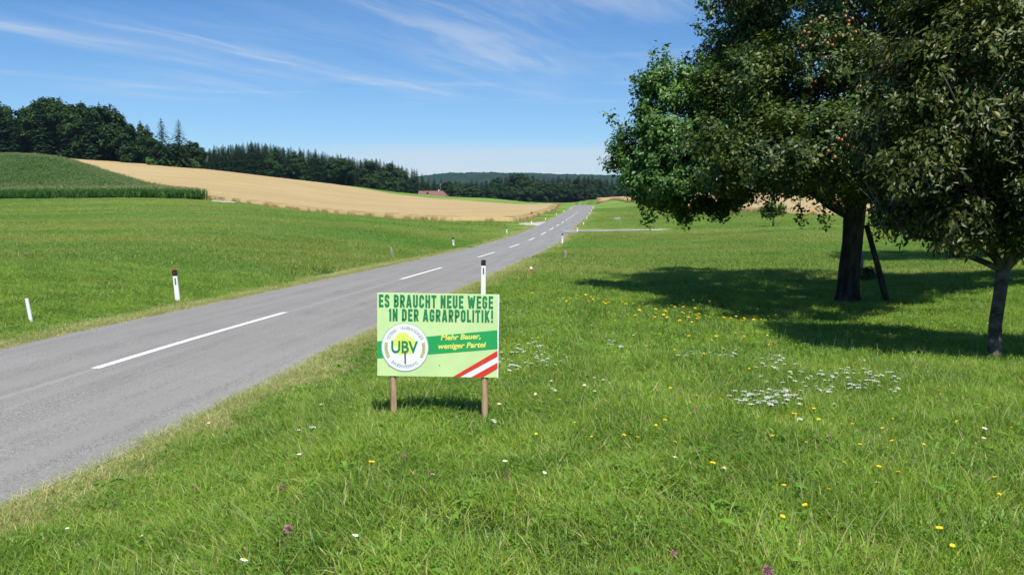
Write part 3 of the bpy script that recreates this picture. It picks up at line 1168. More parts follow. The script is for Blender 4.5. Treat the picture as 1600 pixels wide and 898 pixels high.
def wheat_field(poly, name):
    flat_poly(name, poly, M_WHEAT, .9, .66, 'stuff', .9)
    mnx, mxx = min(p[0] for p in poly), max(p[0] for p in poly)
    mny, mxy = min(p[1] for p in poly), max(p[1] for p in poly)
    kk = int((mxx - mnx) * (mxy - mny) * 1.2)
    x, y = RNG.uniform(mnx, mxx, kk), RNG.uniform(mny, mxy, kk)
    k = inside(x, y, poly)
    x, y = x[k], y[k]
    de = dist_poly(x, y, poly)
    k = (de < 1.1) & (de > .25)
    x, y = x[k], y[k]
    place('wheat', wp, x, y, np.full(len(x), 1.0), .85 + .25 * RNG.random(len(x)))


wheat_field(WHEAT, 'wheat_field')
wheat_field(WHEAT2, 'wheat_field')


# ------------------------------------------------------------------ foliage builders
def leaf_cloud(c, nrm_, size, seed, elong=1.6, fold=.25, droop=.0):
    """c (n,3) centres, nrm_ (n,3) approximate normals -> folded leaves of two triangles"""
    g = np.random.default_rng(seed)
    k = len(c)
    nn = nrm_ + g.normal(0, .55, (k, 3))
    nn /= np.linalg.norm(nn, axis=1, keepdims=True) + 1e-9
    a = g.normal(0, 1, (k, 3))
    a[:, 2] -= droop
    a -= nn * np.sum(a * nn, 1, keepdims=True)
    a /= np.linalg.norm(a, axis=1, keepdims=True) + 1e-9
    b = np.cross(nn, a)
    s = (size * (.65 + .7 * g.random(k)))[:, None]
    up = nn * s * fold
    v0 = c - a * s * elong * .5
    v2 = c + a * s * elong * .5
    v1 = c + b * s * .42 + up * .5 - a * s * .05
    v3 = c - b * s * .42 + up * .5 - a * s * .05
    V = np.stack([v0, v1, v2, v3], 1).reshape(-1, 3)
    base = (np.arange(k) * 4)[:, None]
    f = np.concatenate([base + np.array([[0, 1, 2]]), base + np.array([[0, 2, 3]])])
    return V, f, np.repeat(g.random(k), 4)


def crown_points(blobs, n_boughs, per, br, sprays, spread, seed, low=-.75, hollow=.55, gap=.0, flat=.6, droop=.0, gf=.8):
    """boughs on the outside of a union of ellipsoids, sprays in boughs, leaves in sprays"""
    g = np.random.default_rng(seed)
    vol = np.array([b[3] * b[4] * b[5] for b in blobs]) ** .67
    pick = g.choice(len(blobs), n_boughs, p=vol / vol.sum())
    C, Nn = [], []
    for bi in pick:
        bx, by, bz, sx, sy, sz = blobs[bi]
        for _ in range(20):
            d = g.normal(0, 1, 3)
            d /= np.linalg.norm(d)
            if d[2] < low:
                continue
            rad = hollow + (1 - hollow) * g.random() ** .6
            p = np.array([bx + d[0] * sx * rad, by + d[1] * sy * rad, bz + d[2] * sz * rad])
            inside_other = False
            for bj, o in enumerate(blobs):
                if bj != bi and ((p[0] - o[0]) / o[3]) ** 2 + ((p[1] - o[1]) / o[4]) ** 2 + ((p[2] - o[2]) / o[5]) ** 2 < .35:
                    inside_other = True
            if inside_other:
                continue
            if gap and mnoise.noise(Vector((p[0] * gf, p[1] * gf, p[2] * gf + seed))) < -gap:
                continue
            break
        r = br * (.6 + .8 * g.random())
        sp_ = g.normal(0, 1, (sprays, 3))
        sp_ /= np.linalg.norm(sp_, axis=1, keepdims=True)
        sp_ *= (r * g.random(sprays) ** .4)[:, None]
        sp_[:, 2] *= flat
        sp_[:, 2] -= droop * (sp_[:, 0] ** 2 + sp_[:, 1] ** 2)
        sc = p + sp_
        on = d * .6 + np.array([0, 0, .8])
        lf = g.normal(0, spread, (sprays, per, 3)) + sc[:, None, :]
        C.append(lf.reshape(-1, 3))
        nrm_ = sp_ / r * .9 + on
        Nn.append(np.repeat(nrm_, per, 0))
    return np.concatenate(C), np.concatenate(Nn), None


def limb(mb, a, b, r0, r1, k=8, wob=.12, n_=6, sag=0.0, jit=.05):
    a, b = Vector(a), Vector(b)
    L = (b - a).length
    pts, rad = [], []
    for i in range(n_ + 1):
        t = i / n_
        p = a.lerp(b, t)
        if 0 < i:
            p += Vector((random.uniform(-1, 1), random.uniform(-1, 1), random.uniform(-.6, .6))) * wob * L * .12 * (1 if i < n_ else .3)
        p.z += sag * math.sin(t * math.pi) * L
        pts.append(p)
        rad.append(r0 + (r1 - r0) * t)
    mb.tube(pts, rad, k, jit=jit)
    return pts


M_PEAR = leafmat('pear_leaves', (.009, .026, .005), (.095, .155, .020), (.19, .19, .04), trans=.18, rough=.45, spec=.34, wscale=.4, alt_amt=.06)
M_PEAR_L = leafmat('pale_pear_leaves', (.022, .07, .010), (.13, .26, .040), (.17, .25, .07), trans=.26, rough=.45, spec=.4, wscale=.5, alt_amt=.08)  # brighter green leaf tones for the outer bough, shoots and small tree
M_CHERRY = leafmat('cherry_leaves', (.010, .026, .004), (.105, .140, .016), (.21, .19, .05), trans=.18, rough=.45, spec=.36, wscale=.7, alt_amt=.07)

# ---- the big fruit tree
TB = cast(1325, 473, 5, 60)
TB[1] = TB[1]
tx, ty, tz = TB
root = empty('fruit_tree', TB, 'big old fruit tree with thick dark trunk, leaning prop and reddish fruit', 'tree')
mb = MB()
pts = [(.0, 0, -.25), (0, 0, .0), (-.01, .0, .25), (.0, .02, .8), (.04, 0, 1.5), (.06, .02, 2.2), (.10, .05, 3.0)]
mb.tube(pts, [.46, .35, .28, .25, .24, .26, .27], 16, jit=.06)
ends = []
for (dx_, dy_, dz_, r) in [(-2.2, -.8, 4.6, .17), (2.0, -.6, 4.6, .17), (-.6, 2.2, 4.8, .16), (.6, -2.4, 4.4, .15), (.4, .2, 7.5, .22), (-3.6, -.6, 3.9, .13), (3.2, 1.4, 3.4, .13), (-1.8, 2.0, 6.2, .12), (1.8, -1.4, 6.6, .12)]:
    pp = limb(mb, (.08, .03, 2.1 + random.random() * .8), (dx_, dy_, dz_), r, r * .35, 9, .25, 7, .03)
    for j in range(5):
        s0 = pp[random.randint(3, 7)]
        e = s0 + Vector((dx_ * .3, dy_ * .3, .5)) + Vector((random.uniform(-1.2, 1.2), random.uniform(-1.2, 1.2), random.uniform(-.7, 1.0)))
        p2 = limb(mb, s0, e, r * .32, .015, 6, .3, 5, .03)
        for jj in range(3):
            s1 = p2[random.randint(2, 5)]
            limb(mb, s1, s1 + Vector((random.uniform(-.8, .8), random.uniform(-.8, .8), random.uniform(-.6, .5))), .016, .005, 4, .3, 4)
mb.build('trunk', M_BARK, root, smooth=True)


def rel(px, py, d):
    p = P(px, py, d)
    return p - TB


def blob(px, py, d, sx, sy, sz, base=None):
    p = P(px, py, d) - (TB if base is None else base)
    return (p[0], p[1], p[2], sx, sy, sz)


main_blobs = [blob(1335, 60, 20.0, 3.7, 5.2, 4.1), blob(1250, 170, 17.3, 2.2, 2.4, 1.9), blob(1330, 190, 16.6, 2.4, 2.2, 1.5), blob(1235, 248, 15.8, 1.9, 1.8, .5), blob(1340, 255, 16.0, 1.8, 1.8, .6), blob(1215, 235, 14.6, 1.5, 1.4, .6), blob(1320, 235, 14.6, 1.6, 1.5, .7), blob(1250, 150, 25.5, 3.2, 3.0, 2.2), blob(1400, 160, 25.0, 3.0, 3.0, 2.2), blob(1290, 130, 23.5, 3.6, 3.2, 2.8), blob(1238, 60, 20, 1.55, 2.2, 2.2), blob(1300, 190, 21, 3.0, 2.5, 1.8), blob(1400, 215, 18.5, 2.2, 2.4, 1.8), blob(1230, 245, 20, 2.3, 2.4, 1.2),
              blob(1420, 120, 19.0, 2.8, 2.6, 2.6), blob(1300, -120, 20, 3.6, 3.6, 3.0), blob(1530, 130, 21, 2.5, 2.5, 3.0), blob(1520, 270, 20.5, 1.8, 1.8, 1.3)]
c, nn, _ = crown_points(main_blobs, 1000, 16, .50, 30, .066, 21, -.8, .50, .18, .75, .25, 1.1)
zmin = 1.75 + .25 * np.sin(c[:, 0] * 1.7) + .2 * np.sin(c[:, 1] * 2.3)
# keep a clear bole: no leaves close round the trunk below the fork
k = (c[:, 2] > zmin) & ~((np.hypot(c[:, 0], c[:, 1]) < .9) & (c[:, 2] < 2.35))
CK = c[k]
V, f, ti = leaf_cloud(c[k], nn[k], .062, 5, 1.5, .3, .5)
link('crown', fast_mesh('crown', V, [f], M_PEAR, False, None, {'tint': ti}), root)
lobe = [blob(1068, 210, 19.0, 1.35, 1.5, 1.1), blob(1048, 145, 19.0, .62, .8, .85), blob(1123, 235, 18.8, 1.3, 1.5, 1.2), blob(1018, 240, 19.0, .80, 1.0, .95), blob(1078, 265, 18.6, 1.4, 1.4, 1.0), blob(1098, 300, 19.2, 1.2, 1.2, .55), blob(1026, 290, 19.3, .7, .9, .6)]
c, nn, _ = crown_points(lobe, 225, 15, .34, 28, .062, 33, -.9, .55, .22, .75, .2)
V, f, ti = leaf_cloud(c, nn, .066, 6, 1.4, .3, .5)
sh = []
o = link('crown', fast_mesh('crown', V, [f], M_PEAR_L, False, None, {'tint': ti}), root)
o['label'] = 'lighter green leafy bough reaching out over the meadow'
# single shoots sticking out of the outline
C, Nn = [], []
for (a, b) in [((1035, 130), (1020, 78)), ((1045, 120), (1040, 76)), ((1078, 150), (1073, 102)), ((980, 210), (948, 178)), ((1000, 160), (990, 122)), ((970, 260), (949, 264)),
               ((1075, 330), (1068, 352)), ((1015, 320), (1008, 352)), ((1120, 60), (1084, 40)), ((1120, 110), (1092, 90)), ((1110, 30), (1098, -5)), ((1250, 310), (1252, 352)), ((1160, 300), (1148, 332)),
               ((1285, 320), (1290, 355)), ((1190, 300), (1205, 335)), ((1100, 300), (1096, 335))]:
    p0, p1 = rel(a[0], a[1], 19.2 + random.uniform(-.4, .4)), rel(b[0], b[1], 19.2 + random.uniform(-.3, .3))
    mb = MB()
    limb(mb, p0, p1, .012, .004, 5, .15, 5)
    mb.build('shoot', M_BARK, root)
    for t in np.linspace(.1, 1, 16):
        for _i in range(5):
            C.append(p0 + (p1 - p0) * t + np.random.default_rng(int(t * 999) + _i + a[0]).normal(0, .075 + .05 * (1 - t), 3))
            Nn.append((0, -.3, .8))
V, f, ti = leaf_cloud(np.array(C), np.array(Nn), .075, 8, 1.5, .3, .3)
link('shoot_leaves', fast_mesh('shoot_leaves', V, [f], M_PEAR_L, False, None, {'tint': ti}), root)
# fruit
M_FRUIT = principled('fruit_skin', (.34, .06, .03), .35, .5, scale=18, col2=(.36, .17, .05), noisef=(.4, .6))


def fruit_mesh(r):
    import bmesh
    bm = bmesh.new()
    bmesh.ops.create_uvsphere(bm, u_segments=8, v_segments=6, radius=r)
    for v_ in bm.verts:
        f_ = 1 + .25 * max(0, -v_.co.z / r)
        v_.co.z *= 1.12
        v_.co.x *= f_
        v_.co.y *= f_
    me = bpy.data.meshes.new('fruit')
    bm.to_mesh(me)
    bm.free()
    me.materials.append(M_FRUIT)
    me.polygons.foreach_set('use_smooth', [True] * len(me.polygons))
    return me


FM = fruit_mesh(.028)
pos = []
sel = CK[(CK[:, 0] > -3.6) & (CK[:, 0] < 2.2) & (CK[:, 2] > 2.2) & (CK[:, 2] < 8)]
bins = {}
for q_ in sel:
    kx = (round(q_[0] / .16), round((q_[2] - 2.5 + q_[1] * 0) / .16))
    if kx not in bins or q_[1] < bins[kx][1]:
        bins[kx] = q_
front = sorted(bins.values(), key=lambda q_: tuple(q_))
frng = np.random.default_rng(77)
while len(pos) < 230:
    q_ = front[frng.integers(len(front))]
    for j in range(frng.integers(1, 4)):
        pos.append(q_ + frng.normal(0, .13, 3) * np.array([1, .4, 1]) + np.array([0, -.03, 0]))
for i, p in enumerate(pos[:100]):
    link('fruit', FM, root, p)
fmb = MB()
fv = [v_.co.copy() for v_ in FM.vertices]
ff = [tuple(p_.vertices) for p_ in FM.polygons]
for p in pos[100:]:
    fmb.add([(v_.x + p[0], v_.y + p[1], v_.z + p[2]) for v_ in fv], ff)
tag(fmb.build('fruit', M_FRUIT, root, smooth=True), kind='stuff')

# prop pole leaning against the big tree
pa, pb = cast(1388, 474, 5, 60), P(1354, 352, 20.0)
pr = MB()
pr.tube([Vector(pa) - Vector((0, 0, .1)), Vector(pa).lerp(Vector(pb), .5), Vector(pb)], [.08, .07, .06], 10, jit=.06)
tag(pr.build('wooden_prop', M_BARK, smooth=True), 'thick dark wooden pole propped slantwise beside the big fruit tree', 'pole')
st_ = cast(1345, 432, 5, 80)
pr = MB()
pr.box(-.06, .06, -.05, .05, -.15, .82)
pr.prism([(-.06, -.05), (.06, -.05), (.06, .05), (-.06, .05)], .82, .88, 0, [(-.03, -.02), (.03, -.02), (.03, .02), (-.03, .02)])
o = pr.build('wooden_stake', M_OLDWOOD, loc=st_, bevel=.005)
tag(o, 'weathered grey stake half hidden behind the big tree trunk', 'stake')


# ---- generic nearer tree
def near_tree(name, base, label, trunk_pts, trunk_r, bark, limbs, blobs, lm, leaf, n_b, per, br, sprays, spread, seed, zlow, elong=1.6, droop=.5, group=None):
    root = empty(name, base, label, 'tree', group)
    mb = MB()
    mb.tube(trunk_pts, trunk_r, 14, jit=.06)
    top = Vector(trunk_pts[-1])
    for (e, r) in limbs:
        pp = limb(mb, top + Vector((0, 0, -.12)), e, r, r * .3, 8, .25, 6, .02)
        for j in range(5):
            s0 = pp[random.randint(2, 6)]
            e2 = s0 + (Vector(e) - top) * .22 + Vector((random.uniform(-.5, .5), random.uniform(-.5, .5), random.uniform(-.05, .6)))
            limb(mb, s0, e2, r * .35, .008, 5, .3, 5)
    mb.build('trunk', bark, root, smooth=True)
    c, nn, _ = crown_points(blobs, n_b, per, br, sprays, spread, seed, -.9, .55, .08, .75, .15, 1.6 if leaf < .09 else .8)
    zz = zlow + .15 * np.sin(c[:, 0] * 3) + .12 * np.sin(c[:, 1] * 4)
    k = c[:, 2] > zz
    V, f, ti = leaf_cloud(c[k], nn[k], leaf, seed + 1, elong, .25, droop)
    link('crown', fast_mesh('crown', V, [f], lm, False, None, {'tint': ti}), root)
    return root


SB = cast(1553, 563, 4, 40)
near_tree('cherry_tree', SB, 'young tree with slim pale trunk and low hanging narrow leaves', [(0, 0, -.2), (0, 0, 0), (0, 0, .1), (-.01, .01, .5), (.02, 0, .9), (.05, .0, 1.32)],
          [.13, .105, .088, .08, .077, .085], M_BARK_L,
          [((-1.5, -.3, 1.75), .045), ((1.3, 0, 2.2), .055), ((-.8, .8, 3.2), .05), ((.3, -.5, 4.0), .06), ((-.9, -.7, 2.9), .045), ((.9, .9, 3.0), .045), ((-1.2, .1, 2.3), .03)],
          [(.2, 0, 3.7, 1.75, 1.6, 1.9), (-.9, -.2, 2.45, 1.0, 1.0, .8), (-.5, .1, 3.3, 1.35, 1.2, 1.5), (.9, 0, 2.3, 1.1, 1.1, .9), (-.1, -.4, 2.1, 1.1, .9, .6)], M_CHERRY, .039,
          290, 17, .36, 28, .065, 61, 1.38, 2.2, 1.6)

# ---- orchard trees standing behind and beside
OB = cast(1491, 406, 10, 90)
near_tree('orchard_tree', OB, 'dark orchard tree in the shade behind the young tree', [(0, 0, -.2), (0, 0, 0), (0, 0, .8), (.05, 0, 1.9)], [.32, .24, .2, .19], M_BARK,
          [((-2.5, 0, 4), .1), ((2.5, .5, 4), .1), ((0, 1.5, 6), .1), ((.3, -1.8, 4.5), .1)],
          [(0, 0, 4.8, 3.6, 3.4, 3.2), (-1.4, -.5, 3.4, 2.2, 2, 1.3), (1.6, 0, 3.6, 2.2, 2, 1.4)], M_PEAR, .12, 150, 9, .8, 26, .13, 71, 1.9, 1.5, .5)
RB = np.array([14.6, 21.5, hz(14.6, 21.5)])
near_tree('orchard_tree', RB, 'broad orchard tree at the far right behind the slim trunk', [(0, 0, -.2), (0, 0, 0), (0, 0, .8), (.05, 0, 2.1)], [.34, .26, .22, .21], M_BARK,
          [((-2.2, 0, 4), .1), ((2.5, .5, 4), .1), ((0, 1.5, 6), .1), ((-.3, -1.8, 4.5), .1)],
          [(0, 0, 5.0, 3.0, 3.0, 3.2), (-1.3, -.5, 3.7, 1.7, 1.8, 1.2), (1.6, 0, 3.8, 2.0, 2, 1.4)], M_PEAR, .1, 170, 10, .7, 26, .11, 81, 2.2, 1.5, .5)

# small tree far out on the right meadow
NB = cast(1208, 355, 30, 200)
near_tree('small_tree', NB, 'lone little tree on the meadow before the right wheat field', [(0, 0, -.1), (0, 0, .5), (.03, 0, 1.0)], [.11, .1, .08], M_BARK,
          [((-.7, 0, 2.1), .04), ((.7, .1, 2.2), .04), ((0, 0, 2.6), .04)],
          [(0, 0, 2.0, 1.25, 1.1, .95), (-.4, 0, 1.6, 1.0, .8, .5)], M_PEAR_L, .16, 34, 6, .4, 10, .14, 91, .9, 1.4, .3)

# small shrub at the foot of the big trunk
BB = cast(1352, 442, 5, 60)
root = empty('shrub', BB, 'small dark bush at the foot of the big tree trunk', 'shrub')
c, nn, _ = crown_points([(0, 0, .22, .3, .28, .28)], 16, 6, .13, 12, .04, 95, -.3, .4)
V, f, ti = leaf_cloud(c, nn, .05, 3, 2.0)
link('foliage', fast_mesh('foliage', V, [f], M_PEAR, False, None, {'tint': ti}), root)
mb = MB()
for _ in range(5):
    limb(mb, (0, 0, -.05), (random.uniform(-.2, .2), random.uniform(-.2, .2), .35), .012, .004, 4, .1, 3)
mb.build('stem', M_BARK, root)

# ------------------------------------------------------------------ distant trees
M_CONIFER = leafmat('conifer_needles', (.010, .026, .010), (.032, .060, .020), (.045, .07, .028), trans=.08, rough=.8, spec=.15, wscale=.02, alt_amt=.1)
M_BROAD = leafmat('forest_leaves', (.014, .036, .010), (.044, .088, .020), (.06, .105, .025), trans=.15, rough=.7, spec=.2, wscale=.03, alt_amt=.1)
M_BUSHL = leafmat('edge_bush_leaves', (.05, .11, .025), (.11, .19, .05), trans=.2, rough=.7, spec=.2, wscale=.05)


def conifer_mesh(seed, h=25.0, r=3.6, dens=1.0, bare=.12, airy=False):
    g = np.random.default_rng(seed)
    V, F, T = [], [], []
    tiers = int(34 * dens)
    for i in range(tiers):
        t = i / (tiers - 1)
        z = h * (bare + (1 - bare) * t)
        rad = r * (1 - t) ** .62 * g.uniform(.75, 1.1) + .25
        nb = max(6, int((19 if not airy else 9) * (1 - t * .55)))
        a0 = g.uniform(0, 6.28)
        for j in range(nb):
            a = a0 + j * 6.283 / nb + g.normal(0, .2)
            L = rad * g.uniform(.65, 1.15)
            d = np.array([math.cos(a), math.sin(a), 0.])
            p = np.array([-math.sin(a), math.cos(a), 0.])
            w = L * (.36 if not airy else .16) + .28
            dr = L * g.uniform(.25, .5)
            b0 = np.array([0, 0, z])
            segs_ = 3
            tt = g.random()
            for k_ in range(segs_):
                s0, s1 = k_ / segs_, (k_ + 1) / segs_
                for sg in (-1, 1):
                    o = len(V)
                    q0 = b0 + d * L * s0 - [0, 0, dr * s0 ** 1.4]
                    q1 = b0 + d * L * s1 - [0, 0, dr * s1 ** 1.4]
                    tip = (q0 + q1) / 2 + d * L * .14 + p * sg * w * (1.15 - s0) - [0, 0, g.uniform(.1, .55) * (.5 if airy else 1)]
                    V.extend([q0, q1, tip])
                    F.append((o, o + 1, o + 2))
                    T.extend([tt * .8 + .2 * g.random()] * 3)
    o = len(V)
    V.extend([np.array([-.14, 0, h * .97]), np.array([.14, 0, h * .97]), np.array([0, 0, h * 1.03])])
    F.append((o, o + 1, o + 2))
    T.extend([.5] * 3)
    return fast_mesh('conifer_crown', np.array(V), [np.array(F)], M_CONIFER, False, None, {'tint': np.array(T)})


def trunk_mesh(h, r, mat=M_BARK):
    mb = MB()
    mb.tube([(0, 0, -.6), (0, 0, h * .25), (.1, .05, h * .6), (.1, .0, h)], [r * 1.15, r * .9, r * .55, r * .12], 7, jit=.04)
    me = bpy.data.meshes.new('trunk')
    me.from_pydata(mb.v, [], mb.f)
    me.materials.append(mat)
    me.polygons.foreach_set('use_smooth', [True] * len(mb.f))
    return me


def broad_mesh(seed, h=22.0, r=5.5, nb=46, mat=None, low=.03):
    g = np.random.default_rng(seed)
    blobs = [(0, 0, h * .62, r * .85, r * .85, h * .36)]
    for _ in range(5):
        a = g.uniform(0, 6.28)
        blobs.append((math.cos(a) * r * .5, math.sin(a) * r * .5, h * g.uniform(.18, .72), r * .62, r * .62, h * g.uniform(.14, .22)))
    c, nn, _ = crown_points(blobs, nb, 4, r * .27, 26, .35, seed, -.8, .6, .1, .8)
    k = c[:, 2] > h * low
    c, nn = c[k], nn[k]
    V, f, ti = leaf_cloud(c, nn, .74, seed, 1.3, .3)
    return fast_mesh('broad_crown', V, [f], mat or M_BROAD, False, None, {'tint': ti})


CON = [(conifer_mesh(i, 25, 3.9 + .45 * (i % 3), 1.0, .05), trunk_mesh(23, .32)) for i in range(6)]
AIRY = [(conifer_mesh(40 + i, 25, 6.6, 1.0, .06, True), trunk_mesh(24, .3)) for i in range(2)]
BRO = [(broad_mesh(100 + i, 22, 5.8, 88), trunk_mesh(16, .4)) for i in range(5)]
BUS = [(broad_mesh(200 + i, 5, 2.6, 22, M_BUSHL, .0), trunk_mesh(3, .12)) for i in range(2)]


def tree_inst(kind, lst, x, y, h, href, label, group, cat='tree', name=None, zoff=0.0, wide=1.0):
    crown, trunk = random.choice(lst)
    r = link(name or kind, None, None, (x, y, hz(x, y) - .2 + zoff))
    tag(r, label, cat, group)
    link('crown', crown, r)
    link('trunk', trunk, r)
    s = h / href
    r.scale = (s * wide * random.uniform(.9, 1.12), s * wide * random.uniform(.9, 1.12), s)
    r.rotation_euler = (random.gauss(0, .012), random.gauss(0, .012), random.uniform(0, 6.28))
    return r


def tree_to_row(kind, lst, px, row, d, href, label, group, hmin=8, **kw):
    """stand a tree at distance d so that its top reaches the given height"""
    x, y = XY(px, d)
    h = P(px, row, d)[2] - hz(x, y)
    h = max(hmin, h)
    return tree_inst(kind, lst, x, y, h, href, label, group, **kw)


# left grove on the hill: outline of the tree tops (px, row)
top_l = [(-60, 165), (0, 165), (10, 155), (30, 168), (42, 195), (50, 178), (62, 162), (100, 153), (130, 160), (150, 165), (180, 162), (200, 178), (215, 190), (232, 190), (245, 205), (258, 235), (300, 250)]
tlx, tly = [a for a, b in top_l], [b for a, b in top_l]
LG = 'mixed dark trees of the grove on the hill'
for px in np.arange(-70, 300, 15.5):
    p = px + random.uniform(-4, 4)
    row = np.interp(p, tlx, tly) + random.uniform(-8, 9)
    tree_to_row('broadleaf_tree', BRO, p, row, random.uniform(325, 338), 22, 'dark round-topped tree in the grove on the hill', LG + ', round-topped', wide=1.0)
for px, row in [(-20, 175), (14, 153), (30, 172), (74, 152), (90, 160), (104, 150), (122, 166), (138, 157), (152, 166), (168, 160), (193, 168), (206, 186), (228, 187), (240, 193), (2, 165), (58, 172)]:
    tree_to_row('conifer', CON, px, row, random.choice((random.uniform(318, 324), random.uniform(342, 352))), 25, 'dark conifer top rising from the grove on the hill', LG + ', conifers', wide=1.25)
# low fringe so that the grove is closed down to the field
for px in np.arange(-60, 312, 13):
    x, y = XY(px + random.uniform(-4, 4), random.uniform(334, 362))
    tree_inst('broadleaf_tree', BRO, x, y, random.uniform(9, 13), 22, 'lower bushy tree under the grove on the hill', LG + ', lower growth', wide=1.5)
tree_to_row('tall_spruce', AIRY, 262, 184, 320, 25, 'left one of two thin tall spruces standing against the sky', 'two tall thin spruces', wide=1.25)
tree_to_row('tall_spruce', AIRY, 287, 186, 322, 25, 'right one of two thin tall spruces standing against the sky', 'two tall thin spruces', wide=1.25)
for px, d in [(243, 318), (256, 322), (268, 320), (280, 326), (292, 326), (305, 330)]:
    x, y = XY(px, d)
    tree_inst('bush', BUS, x, y, random.uniform(3.5, 5.2), 5, 'light green bush at the wood edge above the wheat', 'bushes at the wood edge', 'bush')

# conifer line behind the wheat
top_c = [(290, 245), (300, 236), (325, 232), (345, 226), (400, 221), (425, 223), (450, 229), (500, 234), (520, 240), (560, 244), (600, 250), (625, 253), (640, 262), (660, 266), (685, 270)]
tcx, tcy = [a for a, b in top_c], [b for a, b in top_c]
CG = 'conifers in the dark line behind the wheat'


def line_d(px):
    return np.interp(px, [290, 400, 500, 600, 640, 690], [400, 420, 450, 500, 560, 640])


px = 292.0
while px < 640:
    if random.random() < .88:
        tree_to_row('conifer', CON, px, np.interp(px, tcx, tcy) + random.choice((-2, 0, 1, 2, 4)), line_d(px) + random.uniform(0, 8), 25, 'dark conifer in the line of trees behind the wheat', CG)
    else:
        tree_to_row('broadleaf_tree', BRO, px, np.interp(px, tcx, tcy) + random.uniform(0, 8), line_d(px) - 4, 22, 'round dark broadleaf tree among the conifers behind the wheat', 'broadleaf trees among the conifers')
    px += random.uniform(4.5, 8.0)
for px in np.arange(296, 650, 7.0):
    p = px + random.uniform(-3, 3)
    tree_to_row('conifer', CON, p, np.interp(p, tcx, tcy) + random.uniform(0, 5), line_d(p) + random.uniform(14, 24), 25, 'dark conifer in the line of trees behind the wheat', CG, wide=1.8)
for px, row in [(645, 262), (653, 264), (661, 270), (670, 276), (680, 276), (690, 278)]:
    tree_to_row('conifer', CON, px, row, 650, 25, 'dark conifer at the thin right end of the line behind the wheat', CG + ', right end')

# wood in the middle distance behind the road crest
top_m = [(660, 282), (700, 281), (740, 279), (770, 277), (790, 272), (806, 266), (820, 268), (840, 274), (880, 273), (900, 272), (940, 274), (980, 276), (1060, 276), (1250, 280), (1400, 285)]
tmx, tmy = [a for a, b in top_m], [b for a, b in top_m]
MG = 'trees of the wood beyond the road crest'
px = 662.0
while px < 1010:
    p = px
    row = np.interp(p, tmx, tmy)
    if random.random() < .68:
        tree_to_row('conifer', CON, p, row + random.uniform(0, 5), random.uniform(682, 730), 25, 'dark conifer in the wood beyond the road crest', MG + ', conifers', wide=1.6)
    else:
        tree_to_row('broadleaf_tree', BRO, p, row + random.uniform(0, 7), random.uniform(688, 700), 22, 'green broadleaf tree at the edge of the wood beyond the crest', MG + ', broadleaf', wide=1.2)
    px += random.uniform(5.0, 8.5)
for px in np.arange(660, 1012, 13):
    x, y = XY(px + random.uniform(-4, 4), random.uniform(676, 690))
    tree_inst('broadleaf_tree', BRO, x, y, random.uniform(13, 18), 22, 'lower leafy tree along the foot of the distant wood', MG + ', lower growth', wide=1.3)
for px in np.arange(1015, 1420, 17):
    tree_to_row('conifer', CON, px, np.interp(px, tmx, tmy) + random.uniform(4, 12), random.uniform(700, 720), 25, 'distant conifer seen between the boughs of the fruit trees', MG + ', right part', wide=1.9)
for px, row in [(806, 267), (815, 268), (826, 272)]:
    tree_to_row('broadleaf_tree', BRO, px, row + 4, 684, 22, 'taller light green tree in the middle of the distant wood', MG + ', tall middle group', wide=1.2)

# far wooded hills
M_HILL = principled('forest_cover', (.022, .045, .020), .95, .1, scale=.012, col2=(.012, .028, .013), coord='Object', bump=1.0, bscale=.08)
hx = np.linspace(-1500, 2000, 900)
hyv = np.linspace(0, 1, 26)
V = []
prof_px = [-600, 500, 620, 665, 700, 740, 800, 840, 870, 900, 960, 1050, 1300, 2500]
prof_row = [285, 285, 279, 272.5, 268.8, 267.5, 268.2, 268.8, 270, 270.5, 272, 275, 278, 285]
for t in hyv:
    yy_ = 2600 + 500 * t
    pxs = hx / 3100 * FPX + CX
    crest = (311 - np.interp(pxs, prof_px, prof_row)) / FPX * 3100 + 2.4
    nz = np.array([mnoise.noise(Vector((a * .07, yy_ * .05, 1))) * 4.5 + mnoise.noise(Vector((a * .02, yy_ * .02, 5))) * 3 for a in hx])
    V.append(np.stack([hx, np.full(len(hx), yy_), -10 + (crest + 3) * math.sin(t * math.pi / 2) ** .8 + nz * min(1, t * 4)], 1))
for t in (1.1, 1.6):
    v_ = V[-1].copy()
    v_[:, 1] += 400 * (t - 1)
    v_[:, 2] -= 60 * (t - 1)
    V.append(v_)
V = np.concatenate(V)
idx = np.arange(len(V)).reshape(-1, len(hx))
q = np.stack([idx[:-1, :-1], idx[:-1, 1:], idx[1:, 1:], idx[1:, :-1]], -1).reshape(-1, 4)
tag(link('hills', fast_mesh('hills', V, [q], M_HILL, False)), kind='structure')

# ------------------------------------------------------------------ farmhouse roof behind the rise
hp = XY(677, 520)
hb = P(677, 298.3, 520)[2] - 7.0
house = empty('farmhouse', (hp[0], hp[1], hb), 'distant house with reddish roof showing above the green rise', 'house', rz=math.radians(-4))
w_ = MB()
w_.box(-8.3, 8.3, -4.5, 4.5, -3, 4.0)
w_.build('wall', M_WALL, house)
r_ = MB()
r_.add([(-9.2, -5.4, 3.7), (9.6, -5.4, 3.7), (9.6, 5.4, 3.7), (-9.2, 5.4, 3.7), (-9.0, 0, 7.0), (6.6, 0, 7.0), (-9.2, -5.4, 3.5), (9.6, -5.4, 3.5), (9.6, 5.4, 3.5), (-9.2, 5.4, 3.5)],
       [(0, 1, 5, 4), (1, 2, 5), (2, 3, 4, 5), (3, 0, 4), (6, 9, 8, 7), (0, 6, 7, 1), (1, 7, 8, 2), (2, 8, 9, 3), (3, 9, 6, 0)])
roof = r_.build('roof', M_ROOF, house)
c_ = MB()
c_.box(3.6, 4.3, -.35, .35, 6.2, 7.9)
c_.build('chimney', M_WALL, roof)
